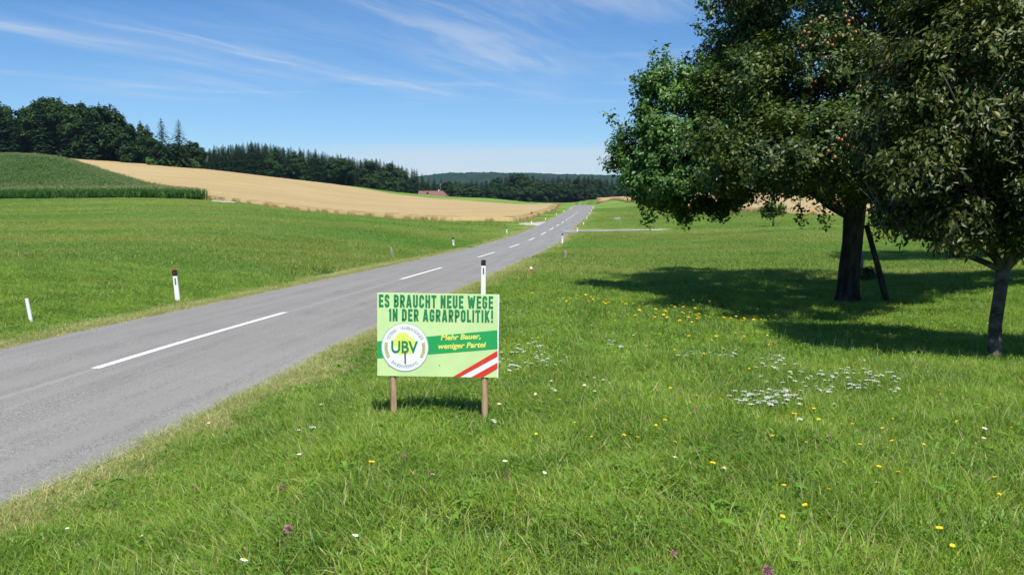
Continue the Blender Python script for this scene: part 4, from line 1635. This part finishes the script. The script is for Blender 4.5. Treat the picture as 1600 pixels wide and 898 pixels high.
c_ = MB()
c_.box(-3.4, -2.2, -3.6, -2.0, 5.0, 6.1)
c_.build('dormer', M_DARK, roof)
c_ = MB()
c_.tube([(5.0, 0, 6.5), (5.0, 0, 12.0)], [.09, .07], 6)
c_.box(4.3, 5.7, -.05, .05, 10.6, 10.75)
c_.box(4.5, 5.5, -.05, .05, 11.3, 11.45)
c_.build('antenna', M_METAL, roof)
for xw in (-6, -2.5, 1, 4.5):
    c_ = MB()
    c_.box(xw, xw + 1.1, -4.56, -4.5, 1.2, 2.6)
    c_.build('window', M_DARK, house)

# ------------------------------------------------------------------ roadside posts
PG = 'roadside delineator posts'


def delineator(px, row_top, row_base, label, lean=0.0, red=False, wscale=1.0, hfix=None):
    b = cast(px, row_base, 4, 400)
    d = b[1]
    ht = hfix or max(.62, (row_base - row_top) / FPX * d)
    side_ = -1 if b[0] < float(ROADX(d)) else 1
    root = empty('delineator_post', b, label, 'delineator post', PG, rz=math.radians(4 * side_))
    w, dp = .062 * wscale, .05 * wscale
    poly = [(-w, -dp), (w, -dp), (w * .75, dp * .4), (0, dp * 1.1), (-w * .75, dp * .4)]
    k = .93
    tp_ = [(a * k, b_ * k) for a, b_ in poly]
    m1 = MB()
    m1.prism(poly, -.2, ht - .15, 0, tp_)
    m1.build('post_body', M_WHITE, root, bevel=.006)
    m2 = MB()
    cpl = [(a * 1.04, b_ * 1.04) for a, b_ in tp_]
    m2.prism(cpl, ht - .149, ht - .012, 0, cpl)
    m2.prism(cpl, ht - .011, ht, 0, [(a * .86, b_ * .86) for a, b_ in cpl])
    m2.build('cap', M_BLACK, root, bevel=.004)
    m3 = MB()
    fr = -dp * .97 - .003
    m3.box(-.013 * wscale, .019 * wscale, fr - .004, fr + .01, ht - .36, ht - .20)
    m3.build('reflector', M_GLASS, root, bevel=.002)
    if red:
        m4 = MB()
        m4.box(-.028, .028, -.028, .028, ht + .001, ht + .022)
        m4.tube([(-.005, 0, ht + .022), (-.005, 0, ht + .045)], [.020, .016], 8)
        m4.build('warning_reflector', M_RED, root, bevel=.003)
        m4 = MB()
        m4.box(-.012, .014, fr - .008, fr - .001, ht - .085, ht - .055)
        m4.build('red_patch', M_RED, root)
    root.rotation_euler = (0, lean, root.rotation_euler[2])
    return root


delineator(755, 405, 470, 'white roadside post with black cap rising just behind the poster board', .01)
delineator(279, 421, 471.5, 'white roadside post with small red reflector on its black cap', -.07, True)
delineator(709, 371, 385.5, 'second white roadside post along the far side of the road', -.06)
delineator(792, 356, 364.5, 'white roadside post just before the gravel driveway', -.04)
delineator(878.5, 365, 381, 'white roadside post just before the side road opening', .01)
delineator(902, 353, 363, 'white roadside post standing at the mouth of the side road', .01)
ri = ['first', 'second', 'third', 'fourth', 'fifth']
for i, (a, b, c__) in enumerate([(911.6, 345, 351.3), (917, 335.6, 341.8), (921.3, 330, 334.6), (923.8, 326, 330), (926.5, 320, 325.5)]):
    delineator(a, b, c__, '%s white roadside post beyond the side road, right edge' % ri[i], .01)
for i, (a, b, c__) in enumerate([(852.5, 338, 344.3), (869.4, 332, 336.2), (881, 327.5, 331.0), (893, 322.5, 326)]):
    delineator(a, b, c__, '%s white roadside post beyond the gravel driveway, along the wheat' % ri[i], -.03)


def stick(px, row_top, row_base, w, mat, label, lean, cat='stake', name='marker_stake', top=None):
    b = cast(px, row_base, 4, 400)
    ht = (row_base - row_top) / FPX * b[1]
    root = empty(name, b, label, cat)
    m1 = MB()
    if top:
        m1.prism([(-w, -w * .6), (w, -w * .6), (w, w * .6), (-w, w * .6)], -.2, ht * .78)
    else:
        m1.prism([(-w, -w * .6), (w, -w * .6), (w, w * .6), (-w, w * .6)], -.2, ht, 0, [(-w * .9, -w * .5), (w * .9, -w * .5), (w * .9, w * .5), (-w * .9, w * .5)])
    m1.build('shaft', mat, root, bevel=.004)
    if top:
        m1 = MB()
        m1.prism([(-w * 1.15, -w * .75), (w * 1.15, -w * .75), (w * 1.15, w * .75), (-w * 1.15, w * .75)], ht * .781, ht)
        m1.build('tip', top, root, bevel=.004)
    root.rotation_euler = (0, lean, 0)


stick(49, 465, 503.5, .032, M_WHITE, 'thin white marker stake without cap in the left meadow', -.13)
stick(615, 385, 402.5, .055, M_OLDWOOD, 'leaning grey marker stake on the far side of the road', -.25)
stick(883.5, 391, 405, .06, M_OLDWOOD, 'short grey stake in the grass below the side road', .0)
stick(829, 416.5, 434, .035, M_ORANGE, 'short orange marker stake with pale tip in the flowers', .05, top=M_WHITE)
# dark headed pole at the driveway
b = cast(830.5, 350, 60, 200)
ht = 22 / FPX * b[1]
root = empty('marker_pole', b, 'thin pole with dark round head beside the gravel driveway', 'marker pole')
m1 = MB()
m1.tube([(0, 0, -.2), (0, 0, ht)], [.03, .028], 8)
m1.build('pole', M_METAL, root)
m1 = MB()
m1.tube([(0, -.03, ht * .78), (0, .03, ht * .78)], [.14, .14], 16)
m1.build('head', principled('dark_red_plate', (.12, .03, .03), .5), root)
m1 = MB()
m1.prism([(-.07, -.05), (.07, -.05), (.07, .05), (-.07, .05)], -.1, .38)
m1.build('foot_post', M_WHITE, root, bevel=.005)
# direction sign on the right meadow
b = cast(968.5, 353.5, 40, 220)
ht = 16 / FPX * b[1]
root = empty('direction_sign', b, 'small grey sign plate on a thin post above the side road', 'sign')
m1 = MB()
m1.tube([(0, 0, -.2), (0, 0, ht)], [.03, .03], 8)
m1.build('pole', M_METAL, root)
m1 = MB()
m1.box(-.72, .04, -.045, -.031, ht - .42, ht - .20)
m1.build('plate', M_METAL, root, bevel=.003)

# ------------------------------------------------------------------ the poster board
M_BOARD = principled('poster_ground', (.60, .79, .36), .45, .35, var=.09, scale=3)
M_BGREEN = principled('poster_green', (.025, .36, .10), .45, .35, var=.04)
M_LETTER = principled('poster_dark_green', (.02, .23, .085), .5, .3, var=.04)
M_PWHITE = principled('poster_white', (.84, .86, .86), .45, .35, var=.03)
M_PRED = principled('poster_red', (.68, .05, .03), .45, .35, var=.04)
M_YEL = principled('poster_yellow', (.82, .80, .16), .5, .3, var=.04)
M_GOLD = principled('poster_gold', (.48, .42, .07), .5, .3, scale=60, col2=(.32, .27, .04), noisef=(.45, .55))
M_LIME = principled('poster_lime', (.72, .82, .12), .5, .3, scale=40, col2=(.86, .9, .6), noisef=(.5, .7))
M_GREYT = principled('poster_grey', (.22, .23, .24), .5, .3)
M_TRUNKP = principled('poster_trunk', (.22, .05, .07), .5, .3)

pL, pR = cast(613.5, 656, 4, 30), cast(757, 659, 4, 30)
DS = (pL[1] + pR[1]) / 2
SC_ = DS / FPX
bl, br_ = P(590.5, 585, DS), P(777.5, 591.5, DS)
tl, tr = P(588, 458, DS), P(776.5, 459, DS)
BW = (np.linalg.norm(br_ - bl) + np.linalg.norm(tr - tl)) / 2
BH = (np.linalg.norm(tl - bl) + np.linalg.norm(tr - br_)) / 2
mid = (bl + br_ + tl + tr) / 4
sign = empty('poster_board', (mid[0], DS, (pL[2] + pR[2]) / 2), 'light green campaign poster board on two wooden stakes in the grass', 'sign')
oz = mid[2] - (pL[2] + pR[2]) / 2            # board centre above the ground
TILT = math.radians(.9)
board = MB()
hw_, hh_ = BW / 2, BH / 2
board.box(-hw_, hw_, 0, .006, -hh_, hh_)
bo = board.build('board', M_BOARD, sign, bevel=.0015)
bo.location = (0, 0, oz)
bo.rotation_euler = (0, TILT, 0)
ed = MB()
ed.box(hw_ + .0005, hw_ + .0125, -.002, .007, -hh_ - .002, hh_)
ed.build('edge_strip', M_PWHITE, bo)


def S(px, py):
    """photo spot on the board -> board plane coordinates"""
    p = P(px, py, DS) - mid
    c_, s_2 = math.cos(TILT), math.sin(TILT)
    return (p[0] * c_ - p[2] * s_2, p[0] * s_2 + p[2] * c_)


def plate(name, pts2, mat, y=-.0012, par=None, px=True):
    poly = [S(*p) if px else p for p in pts2]
    m = MB()
    k = len(poly)
    vs = [(a, y - .0008, b) for a, b in poly] + [(a, y, b) for a, b in poly]
    area = sum(poly[i][0] * poly[(i + 1) % k][1] - poly[(i + 1) % k][0] * poly[i][1] for i in range(k))
    fr = tuple(range(k)) if area > 0 else tuple(range(k))[::-1]
    m.add(vs, [fr] + [(i, k + i, k + (i + 1) % k, (i + 1) % k) for i in range(k)])
    return m.build(name, mat, par or bo)


def clipx(p):
    return p


plate('green_band', [(589.3, 533), (777.2, 515.5), (777.4, 544.8), (589.6, 559.5)], M_BGREEN)
plate('red_stripe', [(777.2, 547.5), (777.5, 557), (719, 588.6), (708, 588.2)], M_PRED, -.0014)
plate('white_stripe', [(777.3, 557.2), (777.5, 566), (736, 589.0), (719.5, 588.7)], M_PWHITE, -.0014)
plate('red_stripe', [(777.4, 566.2), (777.6, 575.5), (753, 589.8), (736.5, 589.2)], M_PRED, -.0014)
ccx, ccy = S(632.8, 542.3)
RR = 37.5 * SC_ * 1.0


def disc(name, r, mat, y, cx=ccx, cz=ccy, sxy=(1, 1.04), k=64, jag=0.0):
    pts = [(cx + (r * (1 + jag * math.sin(i * 2.7) * math.sin(i * 1.3))) * math.cos(2 * math.pi * i / k) * sxy[0], cz + (r * (1 + jag * math.sin(i * 2.7) * math.sin(i * 1.3))) * math.sin(2 * math.pi * i / k) * sxy[1]) for i in range(k)]
    return plate(name, pts, mat, y, px=False)


disc('emblem_rim', RR, principled('poster_rim', (.42, .46, .48), .5), -.0020)
disc('emblem_disc', RR * .97, M_PWHITE, -.0029)
# leafy crown and trunk of the emblem
for (a, b, r) in [(630, 529, 12.5), (622, 534, 9), (641, 535, 9), (632, 543, 10.5), (627, 548, 7), (638, 547, 7)]:
    q_ = S(a, b)
    disc('emblem_leaf', r * SC_, M_LIME, -.0037 - .00006 * a / 600 - (a % 7) * .00003, q_[0], q_[1], (1, .85), 30, .07)
plate('emblem_trunk', [(631.8, 551), (634.4, 551), (634.4, 568), (632.2, 568)], M_TRUNKP, -.0052)
for sg in (-1, 1):
    for j in range(9):
        ang = math.radians((-14 if sg > 0 else 194) + sg * (6 - j * 4.6) + (0))
        ang = math.radians(12 - j * 5.2) if sg > 0 else math.radians(168 + j * 5.2)
        cx_, cz_ = ccx + math.cos(ang) * RR * .80, ccy + math.sin(ang) * RR * .83
        a2 = 1.5 * SC_
        tx_, tz_ = -math.sin(ang), math.cos(ang)
        nx_, nz_ = math.cos(ang), math.sin(ang)
        pts = [(cx_ + nx_ * 2.6 * SC_ * u_ + tx_ * 1.55 * SC_ * w2, cz_ + nz_ * 2.6 * SC_ * u_ + tz_ * 1.55 * SC_ * w2) for u_, w2 in ((-1, -.8), (1, -.2), (1, 1.0), (-1, .55))]
        plate('wheat_ear', pts, M_GOLD, -.0037, px=False)


def text(name, s, mat, x0, z0, width, height, y=-.0036, bold=0.0, shear=0.0, rot=0.0, par=None, spacing=1.0, centre=False):
    cu_ = bpy.data.curves.new(name, 'FONT')
    cu_.body = s
    cu_.size = 1.0
    cu_.offset = bold
    cu_.shear = shear
    cu_.extrude = .0
    cu_.space_character = spacing
    cu_.resolution_u = 3
    tmp = bpy.data.objects.new(name, cu_)
    COL.objects.link(tmp)
    bpy.context.view_layer.update()
    me = bpy.data.meshes.new_from_object(tmp)
    bpy.data.objects.remove(tmp)
    n_ = len(me.vertices)
    co = np.empty(n_ * 3)
    me.vertices.foreach_get('co', co)
    co = co.reshape(-1, 3)
    lo, hi = co[:, :2].min(0), co[:, :2].max(0)
    xx = (co[:, 0] - lo[0]) / (hi[0] - lo[0]) * width
    zz = (co[:, 1] - lo[1]) / (hi[1] - lo[1]) * height
    if centre:
        xx -= width / 2
        zz -= height / 2
    c_, s2 = math.cos(rot), math.sin(rot)
    co = np.stack([x0 + xx * c_ - zz * s2, np.full(n_, y), z0 + xx * s2 + zz * c_], 1)
    me.vertices.foreach_set('co', co.ravel())
    me.materials.clear()
    me.materials.append(mat)
    me.update()
    return link(name, me, par or bo)


def textbox(name, s, mat, p_lo, p_hi, **kw):
    a, b = S(*p_lo), S(*p_hi)
    return text(name, s, mat, a[0], a[1], b[0] - a[0], b[1] - a[1], **kw)




def headline(string, p_lo, p_hi):
    """bold condensed capitals drawn as broad strokes"""
    w, L, B, T = .52, .115, .105, .895
    R = w - L
    G = {
        'E': (w * .92, [[(w * .92, T), (L, T), (L, B), (w * .92, B)], [(L, .5), (w * .84, .5)]]),
        'S': (w, [[(R, .68), (R, .80), (R - .08, T), (L + .08, T), (L, .80), (L, .63), (L + .07, .54), (R - .07, .46), (R, .37), (R, .20), (R - .08, B), (L + .08, B), (L, .20), (L, .32)]]),
        'B': (w, [[(L, B), (L, T), (R - .1, T), (R, .80), (R, .61), (R - .09, .51), (L, .51)], [(R - .10, .51), (R, .41), (R, .20), (R - .1, B), (L - .1, B)]]),
        'R': (w, [[(L, 0), (L, T), (R - .1, T), (R, .80), (R, .57), (R - .1, .46), (L, .46)], [(w * .5, .46), (R + .01, 0)]]),
        'A': (w * 1.12, [[(.10, 0), (w * .56 - .02, 1)], [(w * 1.12 - .10, 0), (w * .56 + .02, 1)], [(.16, .25), (w * 1.12 - .16, .25)]]),
        'U': (w, [[(L, 1), (L, .20), (L + .09, B), (R - .09, B), (R, .20), (R, 1)]]),
        'C': (w, [[(R, .66), (R, .80), (R - .09, T), (L + .09, T), (L, .80), (L, .20), (L + .09, B), (R - .09, B), (R, .20), (R, .34)]]),
        'H': (w, [[(L, 0), (L, 1)], [(R, 0), (R, 1)], [(L, .5), (R, .5)]]),
        'T': (w * .96, [[(0, T), (w * .96, T)], [(w * .48, T), (w * .48, 0)]]),
        'N': (w * 1.04, [[(L, 0), (L, 1)], [(R + .02, 0), (R + .02, 1)], [(L, .93), (R + .02, .07)]]),
        'W': (.80, [[(.10, 1), (.25, .02)], [(.25, .02), (.40, .86)], [(.40, .86), (.55, .02)], [(.55, .02), (.70, 1)]]),
        'G': (w, [[(R, .66), (R, .80), (R - .09, T), (L + .09, T), (L, .80), (L, .20), (L + .09, B), (R - .09, B), (R, .20), (R, .46), (R - .15, .46)]]),
        'I': (L * 2, [[(L, 0), (L, 1)]]),
        'D': (w, [[(L, B), (L, T), (R - .12, T), (R, .77), (R, .23), (R - .12, B), (L - .1, B)]]),
        'P': (w * .98, [[(L, 0), (L, T), (R - .1, T), (R, .80), (R, .54), (R - .1, .43), (L, .43)]]),
        'O': (w, [[(w / 2, T), (L + .09, T), (L, .80), (L, .20), (L + .09, B), (R - .09, B), (R, .20), (R, .80), (R - .09, T), (w / 2, T)]]),
        'L': (w * .86, [[(L, 1), (L, B), (w * .86, B)]]),
        'K': (w * 1.04, [[(L, 0), (L, 1)], [(L, .40), (R + .02, 1)], [(L + .10, .55), (R + .03, 0)]]),
        '!': (L * 2, [[(L, .30), (L, 1)], [(L, 0), (L, .18)]]),
        ' ': (.20, []),
    }
    a, b = S(*p_lo), S(*p_hi)
    total = sum(G[c][0] + .10 for c in string) - .10
    kx, kz = (b[0] - a[0]) / total, (b[1] - a[1])
    mb = MB()
    x = 0.0
    lay = 0
    for c in string:
        for st_ in G[c][1]:
            lay += 1
            n_ = len(st_)
            lft, rgt = [], []
            for i in range(n_):
                p = Vector(st_[i])
                d0 = (p - Vector(st_[i - 1])).normalized() if i else None
                d1 = (Vector(st_[i + 1]) - p).normalized() if i < n_ - 1 else None
                if c == 'O' and i in (0, n_ - 1):
                    d0 = d1 = Vector((-1, 0))
                d = ((d0 or d1) + (d1 or d0)).normalized()
                nn_ = Vector((-d.y, d.x))
                ref = d0 or d1
                m_ = max(.5, nn_.dot(Vector((-ref.y, ref.x))))
                hw = .098
                lft.append(p + nn_ * hw / m_)
                rgt.append(p - nn_ * hw / m_)
            vs = [(a[0] + (x + q_.x) * kx, -.0018 - .00002 * (lay % 4), a[1] + min(max(q_.y, 0), 1) * kz) for q_ in lft + rgt]
            mb.add(vs, [(i, i + 1, n_ + i + 1, n_ + i) for i in range(n_ - 1)])
        x += G[c][0] + .10
    return mb.build('headline', M_LETTER, bo)


headline('ES BRAUCHT NEUE WEGE', (591.8, 479.8), (770.8, 462.4))
headline('IN DER AGRARPOLITIK!', (608.2, 501.4), (770.8, 484.4))
a_ = S(689, 533.0)
text('slogan', 'Mehr Bauer,', M_YEL, a_[0], a_[1], 63 * SC_, 10.5 * SC_, y=-.0028, bold=.03, shear=.22, rot=math.radians(3.2))
a_ = S(685, 547.6)
text('slogan', 'weniger Partei', M_YEL, a_[0], a_[1], 76 * SC_, 11.5 * SC_, y=-.0028, bold=.03, shear=.22, rot=math.radians(3.2))
textbox('emblem_letters', 'UBV', M_LETTER, (611.5, 551), (653.3, 532.5), bold=.024, y=-.0064)


def arc_text(s, r, mid_deg, span_deg, size, top=True):
    k = len(s)
    objs = []
    for i, ch in enumerate(s):
        if ch == ' ':
            continue
        t = (i / (k - 1) - .5) * span_deg
        a = math.radians(mid_deg - t if top else mid_deg + t)
        x_, z_ = ccx + math.cos(a) * r, ccy + math.sin(a) * r * 1.03
        wch = size * (.28 if ch in 'I.' else .66)
        text('emblem_text', ch, M_GREYT, x_, z_, wch, size if ch != '.' else size * .2, y=-.0038, rot=(a - math.pi / 2) if top else (a + math.pi / 2), centre=True)


arc_text('ÖSTERR. UNABHÄNGIGER', RR * .80, 90, 128, 5.2 * SC_, True)
arc_text('BAUERNVERBAND', RR * .80, 270, 78, 5.2 * SC_, False)
for (a, b) in [(608, 484), (677, 483.5), (743, 486), (687, 569.5), (753, 567.5), (608, 571)]:
    q_ = S(a, b)
    m_s = MB()
    m_s.tube([(q_[0], .0, q_[1]), (q_[0], -.0065, q_[1])], [.0042, .0036], 10)
    m_s.build('screw', M_METAL, bo)
for (bp_, px_) in ((pL, 613.5), (pR, 757)):
    x_ = bp_[0] - mid[0]
    gz = bp_[2] - sign.location[2]
    m = MB()
    topz = oz + hh_ * .55
    m.tube([(x_ + .004, .034, gz - .25), (x_ + .002, .034, gz + .1), (x_, .034, gz + .45), (x_ - .003, .034, topz)], [.029, .0285, .0275, .0265], 12, jit=.035)
    m.build('stake', M_WOOD, sign, smooth=True)

# ------------------------------------------------------------------ flowers
M_STEM = principled('flower_stem', (.09, .17, .03), .7, .3)
M_PETAL = principled('white_petals', (.82, .82, .80), .6, .3, var=.05)
M_YELLOWP = principled('yellow_petals', (.80, .55, .01), .5, .4, var=.1)
M_PINK = principled('pink_florets', (.42, .20, .25), .7, .3, scale=90, col2=(.34, .07, .18))
M_UMBEL = principled('cream_florets', (.76, .77, .70), .8, .2, scale=60, col2=(.55, .58, .46))


def mesh_of(mb, name, mats):
    me = bpy.data.meshes.new(name)
    me.from_pydata(mb.v, [], mb.f)
    for m in (mats if isinstance(mats, list) else [mats]):
        me.materials.append(m)
    me.polygons.foreach_set('material_index', mb.mi)
    return me


def stem_mesh(h, r=.0018):
    mb = MB()
    mb.tube([(.0, 0, -.03), (.006, .0, h * .5), (0, 0, h)], [r * 1.2, r, r * .8], 5, cap=False)
    return mesh_of(mb, 'stem', M_STEM)


def daisy_parts(h=.26, R=.024):
    pet = MB()
    npt = 15
    for i in range(npt):
        a = 2 * math.pi * i / npt
        c_, s2 = math.cos(a), math.sin(a)
        w = R * .2
        z = random.uniform(-.12, .12) * R
        pts = []
        for (l, ww) in ((.25, .5), (.7, 1), (1.0, .55), (1.0, -.55), (.7, -1), (.25, -.5)):
            pts.append((c_ * l * R - s2 * ww * w, s2 * l * R + c_ * ww * w, h + z * l - .08 * R * l))
        pet.add(pts, [tuple(range(6))])
    ctr = MB()
    ctr.tube([(0, 0, h - .001), (0, 0, h + .004), (0, 0, h + .006)], [R * .36, R * .33, R * .16], 10)
    return stem_mesh(h), mesh_of(pet, 'petals', M_PETAL), mesh_of(ctr, 'flower_centre', M_YELLOWP)


def butter_parts(h=.24, R=.014):
    pet = MB()
    for i in range(5):
        a = 2 * math.pi * i / 5
        c_, s2 = math.cos(a), math.sin(a)
        pts = []
        for (l, ww, z) in ((.1, .2, 0), (.6, .62, .22), (1.0, .42, .5), (1.0, -.42, .5), (.6, -.62, .22), (.1, -.2, 0)):
            pts.append((c_ * l * R - s2 * ww * R, s2 * l * R + c_ * ww * R, h + z * R * .7))
        pet.add(pts, [tuple(range(6))])
    pet.tube([(0, 0, h), (0, 0, h + .4 * R)], [R * .3, R * .25], 7)
    return stem_mesh(h), mesh_of(pet, 'petals', M_YELLOWP)


def ball_parts(h=.17, R=.013, mat=M_PINK, nm='flower_head'):
    g = np.random.default_rng(3)
    hd = MB()
    for i in range(60):
        d = Vector(g.normal(0, 1, 3)).normalized()
        p = Vector((0, 0, h)) + d * R * .55
        e = p + d * R * .6
        s2 = d.orthogonal().normalized() * R * .14
        hd.add([p - s2, p + s2, e + s2 * .6, e - s2 * .6], [(0, 1, 2, 3)])
    return stem_mesh(h), mesh_of(hd, nm, mat)


def umbel_parts(h=.24, R=.034):
    g = np.random.default_rng(5)
    hd = MB()
    for i in range(26):
        r, a = R * math.sqrt(g.random()), g.random() * 6.28
        p = Vector((math.cos(a) * r, math.sin(a) * r, h + .012 - r * r * 4 + g.normal(0, .0015)))
        hd.tube([Vector((0, 0, h - .03)), p - Vector((0, 0, .002))], [.0006, .0006], 3, mi=1, cap=False)
        k = 6
        rr_ = R * g.uniform(.14, .22)
        hd.add([p + Vector((math.cos(j * 1.047) * rr_, math.sin(j * 1.047) * rr_, .0)) for j in range(k)] + [p + Vector((0, 0, .003))], [(j, (j + 1) % k, k) for j in range(k)])
    return stem_mesh(h, .0022), mesh_of(hd, 'umbel', [M_UMBEL, M_STEM])


D_P = [daisy_parts(.20, .022), daisy_parts(.23, .024), daisy_parts(.18, .02)]
B_P = [butter_parts(.21, .0145), butter_parts(.25, .0135)]
C_P = [ball_parts(.14, .014), ball_parts(.17, .015)]
U_P = [umbel_parts(.21, .032), umbel_parts(.25, .036)]


def flower(name, parts, px, row, label, cat, group, s=1.0):
    """row is where the flower head shows; the stem foot is found below it"""
    me0 = parts[0]
    hgt = max(v_.co.z for v_ in me0.vertices) * s
    r = ray(px, row)
    ds = np.geomspace(2.0, 90, 500)
    kk = ds / r[1]
    x, y, z = r[0] * kk, r[1] * kk, r[2] * kk + CAMZ
    g = H(x, y) + hgt - z
    i = int(np.argmax(g > 0))
    if g[i] <= 0:
        return None
    x0, y0 = x[i], y[i]
    if abs(x0 - float(ROADX(y0))) < HW + .1:
        return None
    root = link(name, None, None, (x0, y0, hz(x0, y0)))
    tag(root, label, cat, group)
    for m in parts:
        link(m.name.split('.')[0], m, root)
    root.scale = (s, s, s)
    root.rotation_euler = (random.gauss(.0, .12) + .12, random.gauss(0, .12), random.uniform(0, 6.28) if True else 0)
    return root


# white umbels, the clusters seen in the photo
clusters = [(1185, 618, 42, 9, 16), (1350, 596, 50, 12, 18), (1290, 580, 60, 10, 12), (1200, 622, 40, 8, 46), (1265, 605, 14, 3, 4), (1330, 604, 12, 3, 7), (1240, 598, 60, 12, 14), (1320, 588, 70, 10, 18), (1380, 590, 18, 8, 8), (1205, 560, 14, 5, 10), (1135, 550, 22, 5, 11),
            (1195, 573, 22, 5, 5), (1065, 556, 12, 6, 4), (968, 536, 14, 4, 7), (795, 565, 14, 12, 16), (820, 545, 30, 22, 22), (850, 560, 20, 8, 12), (870, 555, 22, 8, 8), (800, 485, 20, 10, 26), (900, 500, 40, 20, 8), (1000, 480, 40, 12, 6),
            (905, 600, 40, 10, 5), (700, 690, 220, 60, 2), (1250, 640, 120, 20, 3), (600, 700, 200, 60, 1), (200, 740, 120, 60, 2), (480, 650, 40, 20, 2)]
nU = 0
for (cx_, cy_, sx_, sy_, k) in clusters:
    for _ in range(k):
        a, b = cx_ + random.uniform(-1.25, 1.25) * sx_, cy_ + random.uniform(-1.3, 1.3) * sy_
        if flower('white_umbel', random.choice(U_P), a, b, 'small white umbel flower standing in the meadow grass', 'flower', 'white umbel flowers in the meadow', random.uniform(.7, 1.05) * (.54 if b < 520 else .66)):
            nU += 1
for (a, b, s) in [(778, 631, 1.25), (931, 612, 1.1), (1124, 734, 1.45), (1048, 716, 1.0), (843, 615, .9), (1530, 665, 1.1), (1532, 683, .85), (791, 720, .9), (844, 735, .8), (1374, 755, .9), (466, 709, 1.0), (363, 876, 1.2), (543, 836, .9), (327, 660, .8), (991, 523, 1.2),
                  (1348, 563, 1.5), (912, 600, .9), (204, 688, .8), (102, 826, .9), (232, 836, .8), (424, 567, .8), (463, 556, .8), (860, 596, 1.0), (1085, 618, 1.0)]:
    flower('daisy', random.choice(D_P), a, b, 'white daisy with yellow centre in the grass', 'flower', 'single daisies in the grass', s * .8)
# yellow flowers
ypts = [(570, 724, 1.3), (960, 678, .9), (1236, 649, 1.2), (1105, 725, 1.1), (1417, 689, 1.0), (1403, 740, .9), (1369, 729, .9), (1280, 786, .9), (1292, 768, .9), (1475, 825, 1.0), (1036, 690, .9), (1298, 718, .8), (1572, 747, .8),
        (1202, 795, .8), (1228, 760, .8), (1484, 710, .7), (1274, 637, .9), (1276, 655, .9), (1032, 656, 1.0), (1022, 659, .7), (1124, 625, .8), (1055, 605, .9), (890, 660, .8), (1560, 772, .7), (1483, 839, .8)]
for (a, b, s) in ypts:
    flower('yellow_flower', random.choice(B_P), a, b, 'single bright yellow buttercup in the near grass', 'flower', 'yellow buttercups in the near grass', s)
for _ in range(135):
    t = random.random()
    a = 815 + t * 400 + random.gauss(0, 16)
    b = 446 + t * 48 + abs(random.gauss(0, 17))
    flower('yellow_flower', random.choice(B_P), a, b, 'small yellow hawkbit in the band along the tree shade', 'flower', 'yellow flowers along the tree shade', random.uniform(1.0, 1.7))
for _ in range(115):
    a, b = random.uniform(780, 1600), 450 + 250 * random.random() ** 1.7
    flower('yellow_flower', random.choice(B_P), a, b, 'small yellow flower scattered over the middle meadow', 'flower', 'yellow flowers scattered over the meadow', random.uniform(.8, 1.4) * (1 if b < 540 else .65))
for (a, b, s) in [(437, 762, 1.1), (436, 832, 1.5), (358, 684, .9), (181, 785, .8), (1217, 893, 1.3), (1300, 685, 1.0), (1062, 613, .9), (632, 712, .9), (676, 738, .9), (1058, 864, .8), (305, 763, .8), (798, 740, .8), (1085, 638, .8), (1110, 640, .8), (1088, 700, .6),
                  (1145, 750, .6), (1432, 700, .6), (1595, 740, .8)]:
    flower('clover_flower', random.choice(C_P), a, b, 'pink clover head low in the near grass', 'flower', 'pink clover heads in the grass', s)

# small shadowed hollow / broad-leaved weeds near the lower left are part of the grass layer

# ------------------------------------------------------------------ air
hm, ht_, ho = new_mat('air_haze')
pv = ht_.new('ShaderNodeVolumePrincipled')
pv.inputs['Color'].default_value = (.50, .74, 1.0, 1)
pv.inputs['Density'].default_value = .000055
pv.inputs['Anisotropy'].default_value = .2
ht_.l.new(pv.outputs[0], ho.inputs['Volume'])
hb_ = MB()
hb_.box(-3900, 3900, -3900, 3900, -60, 240)
tag(hb_.build('haze', hm), kind='stuff')
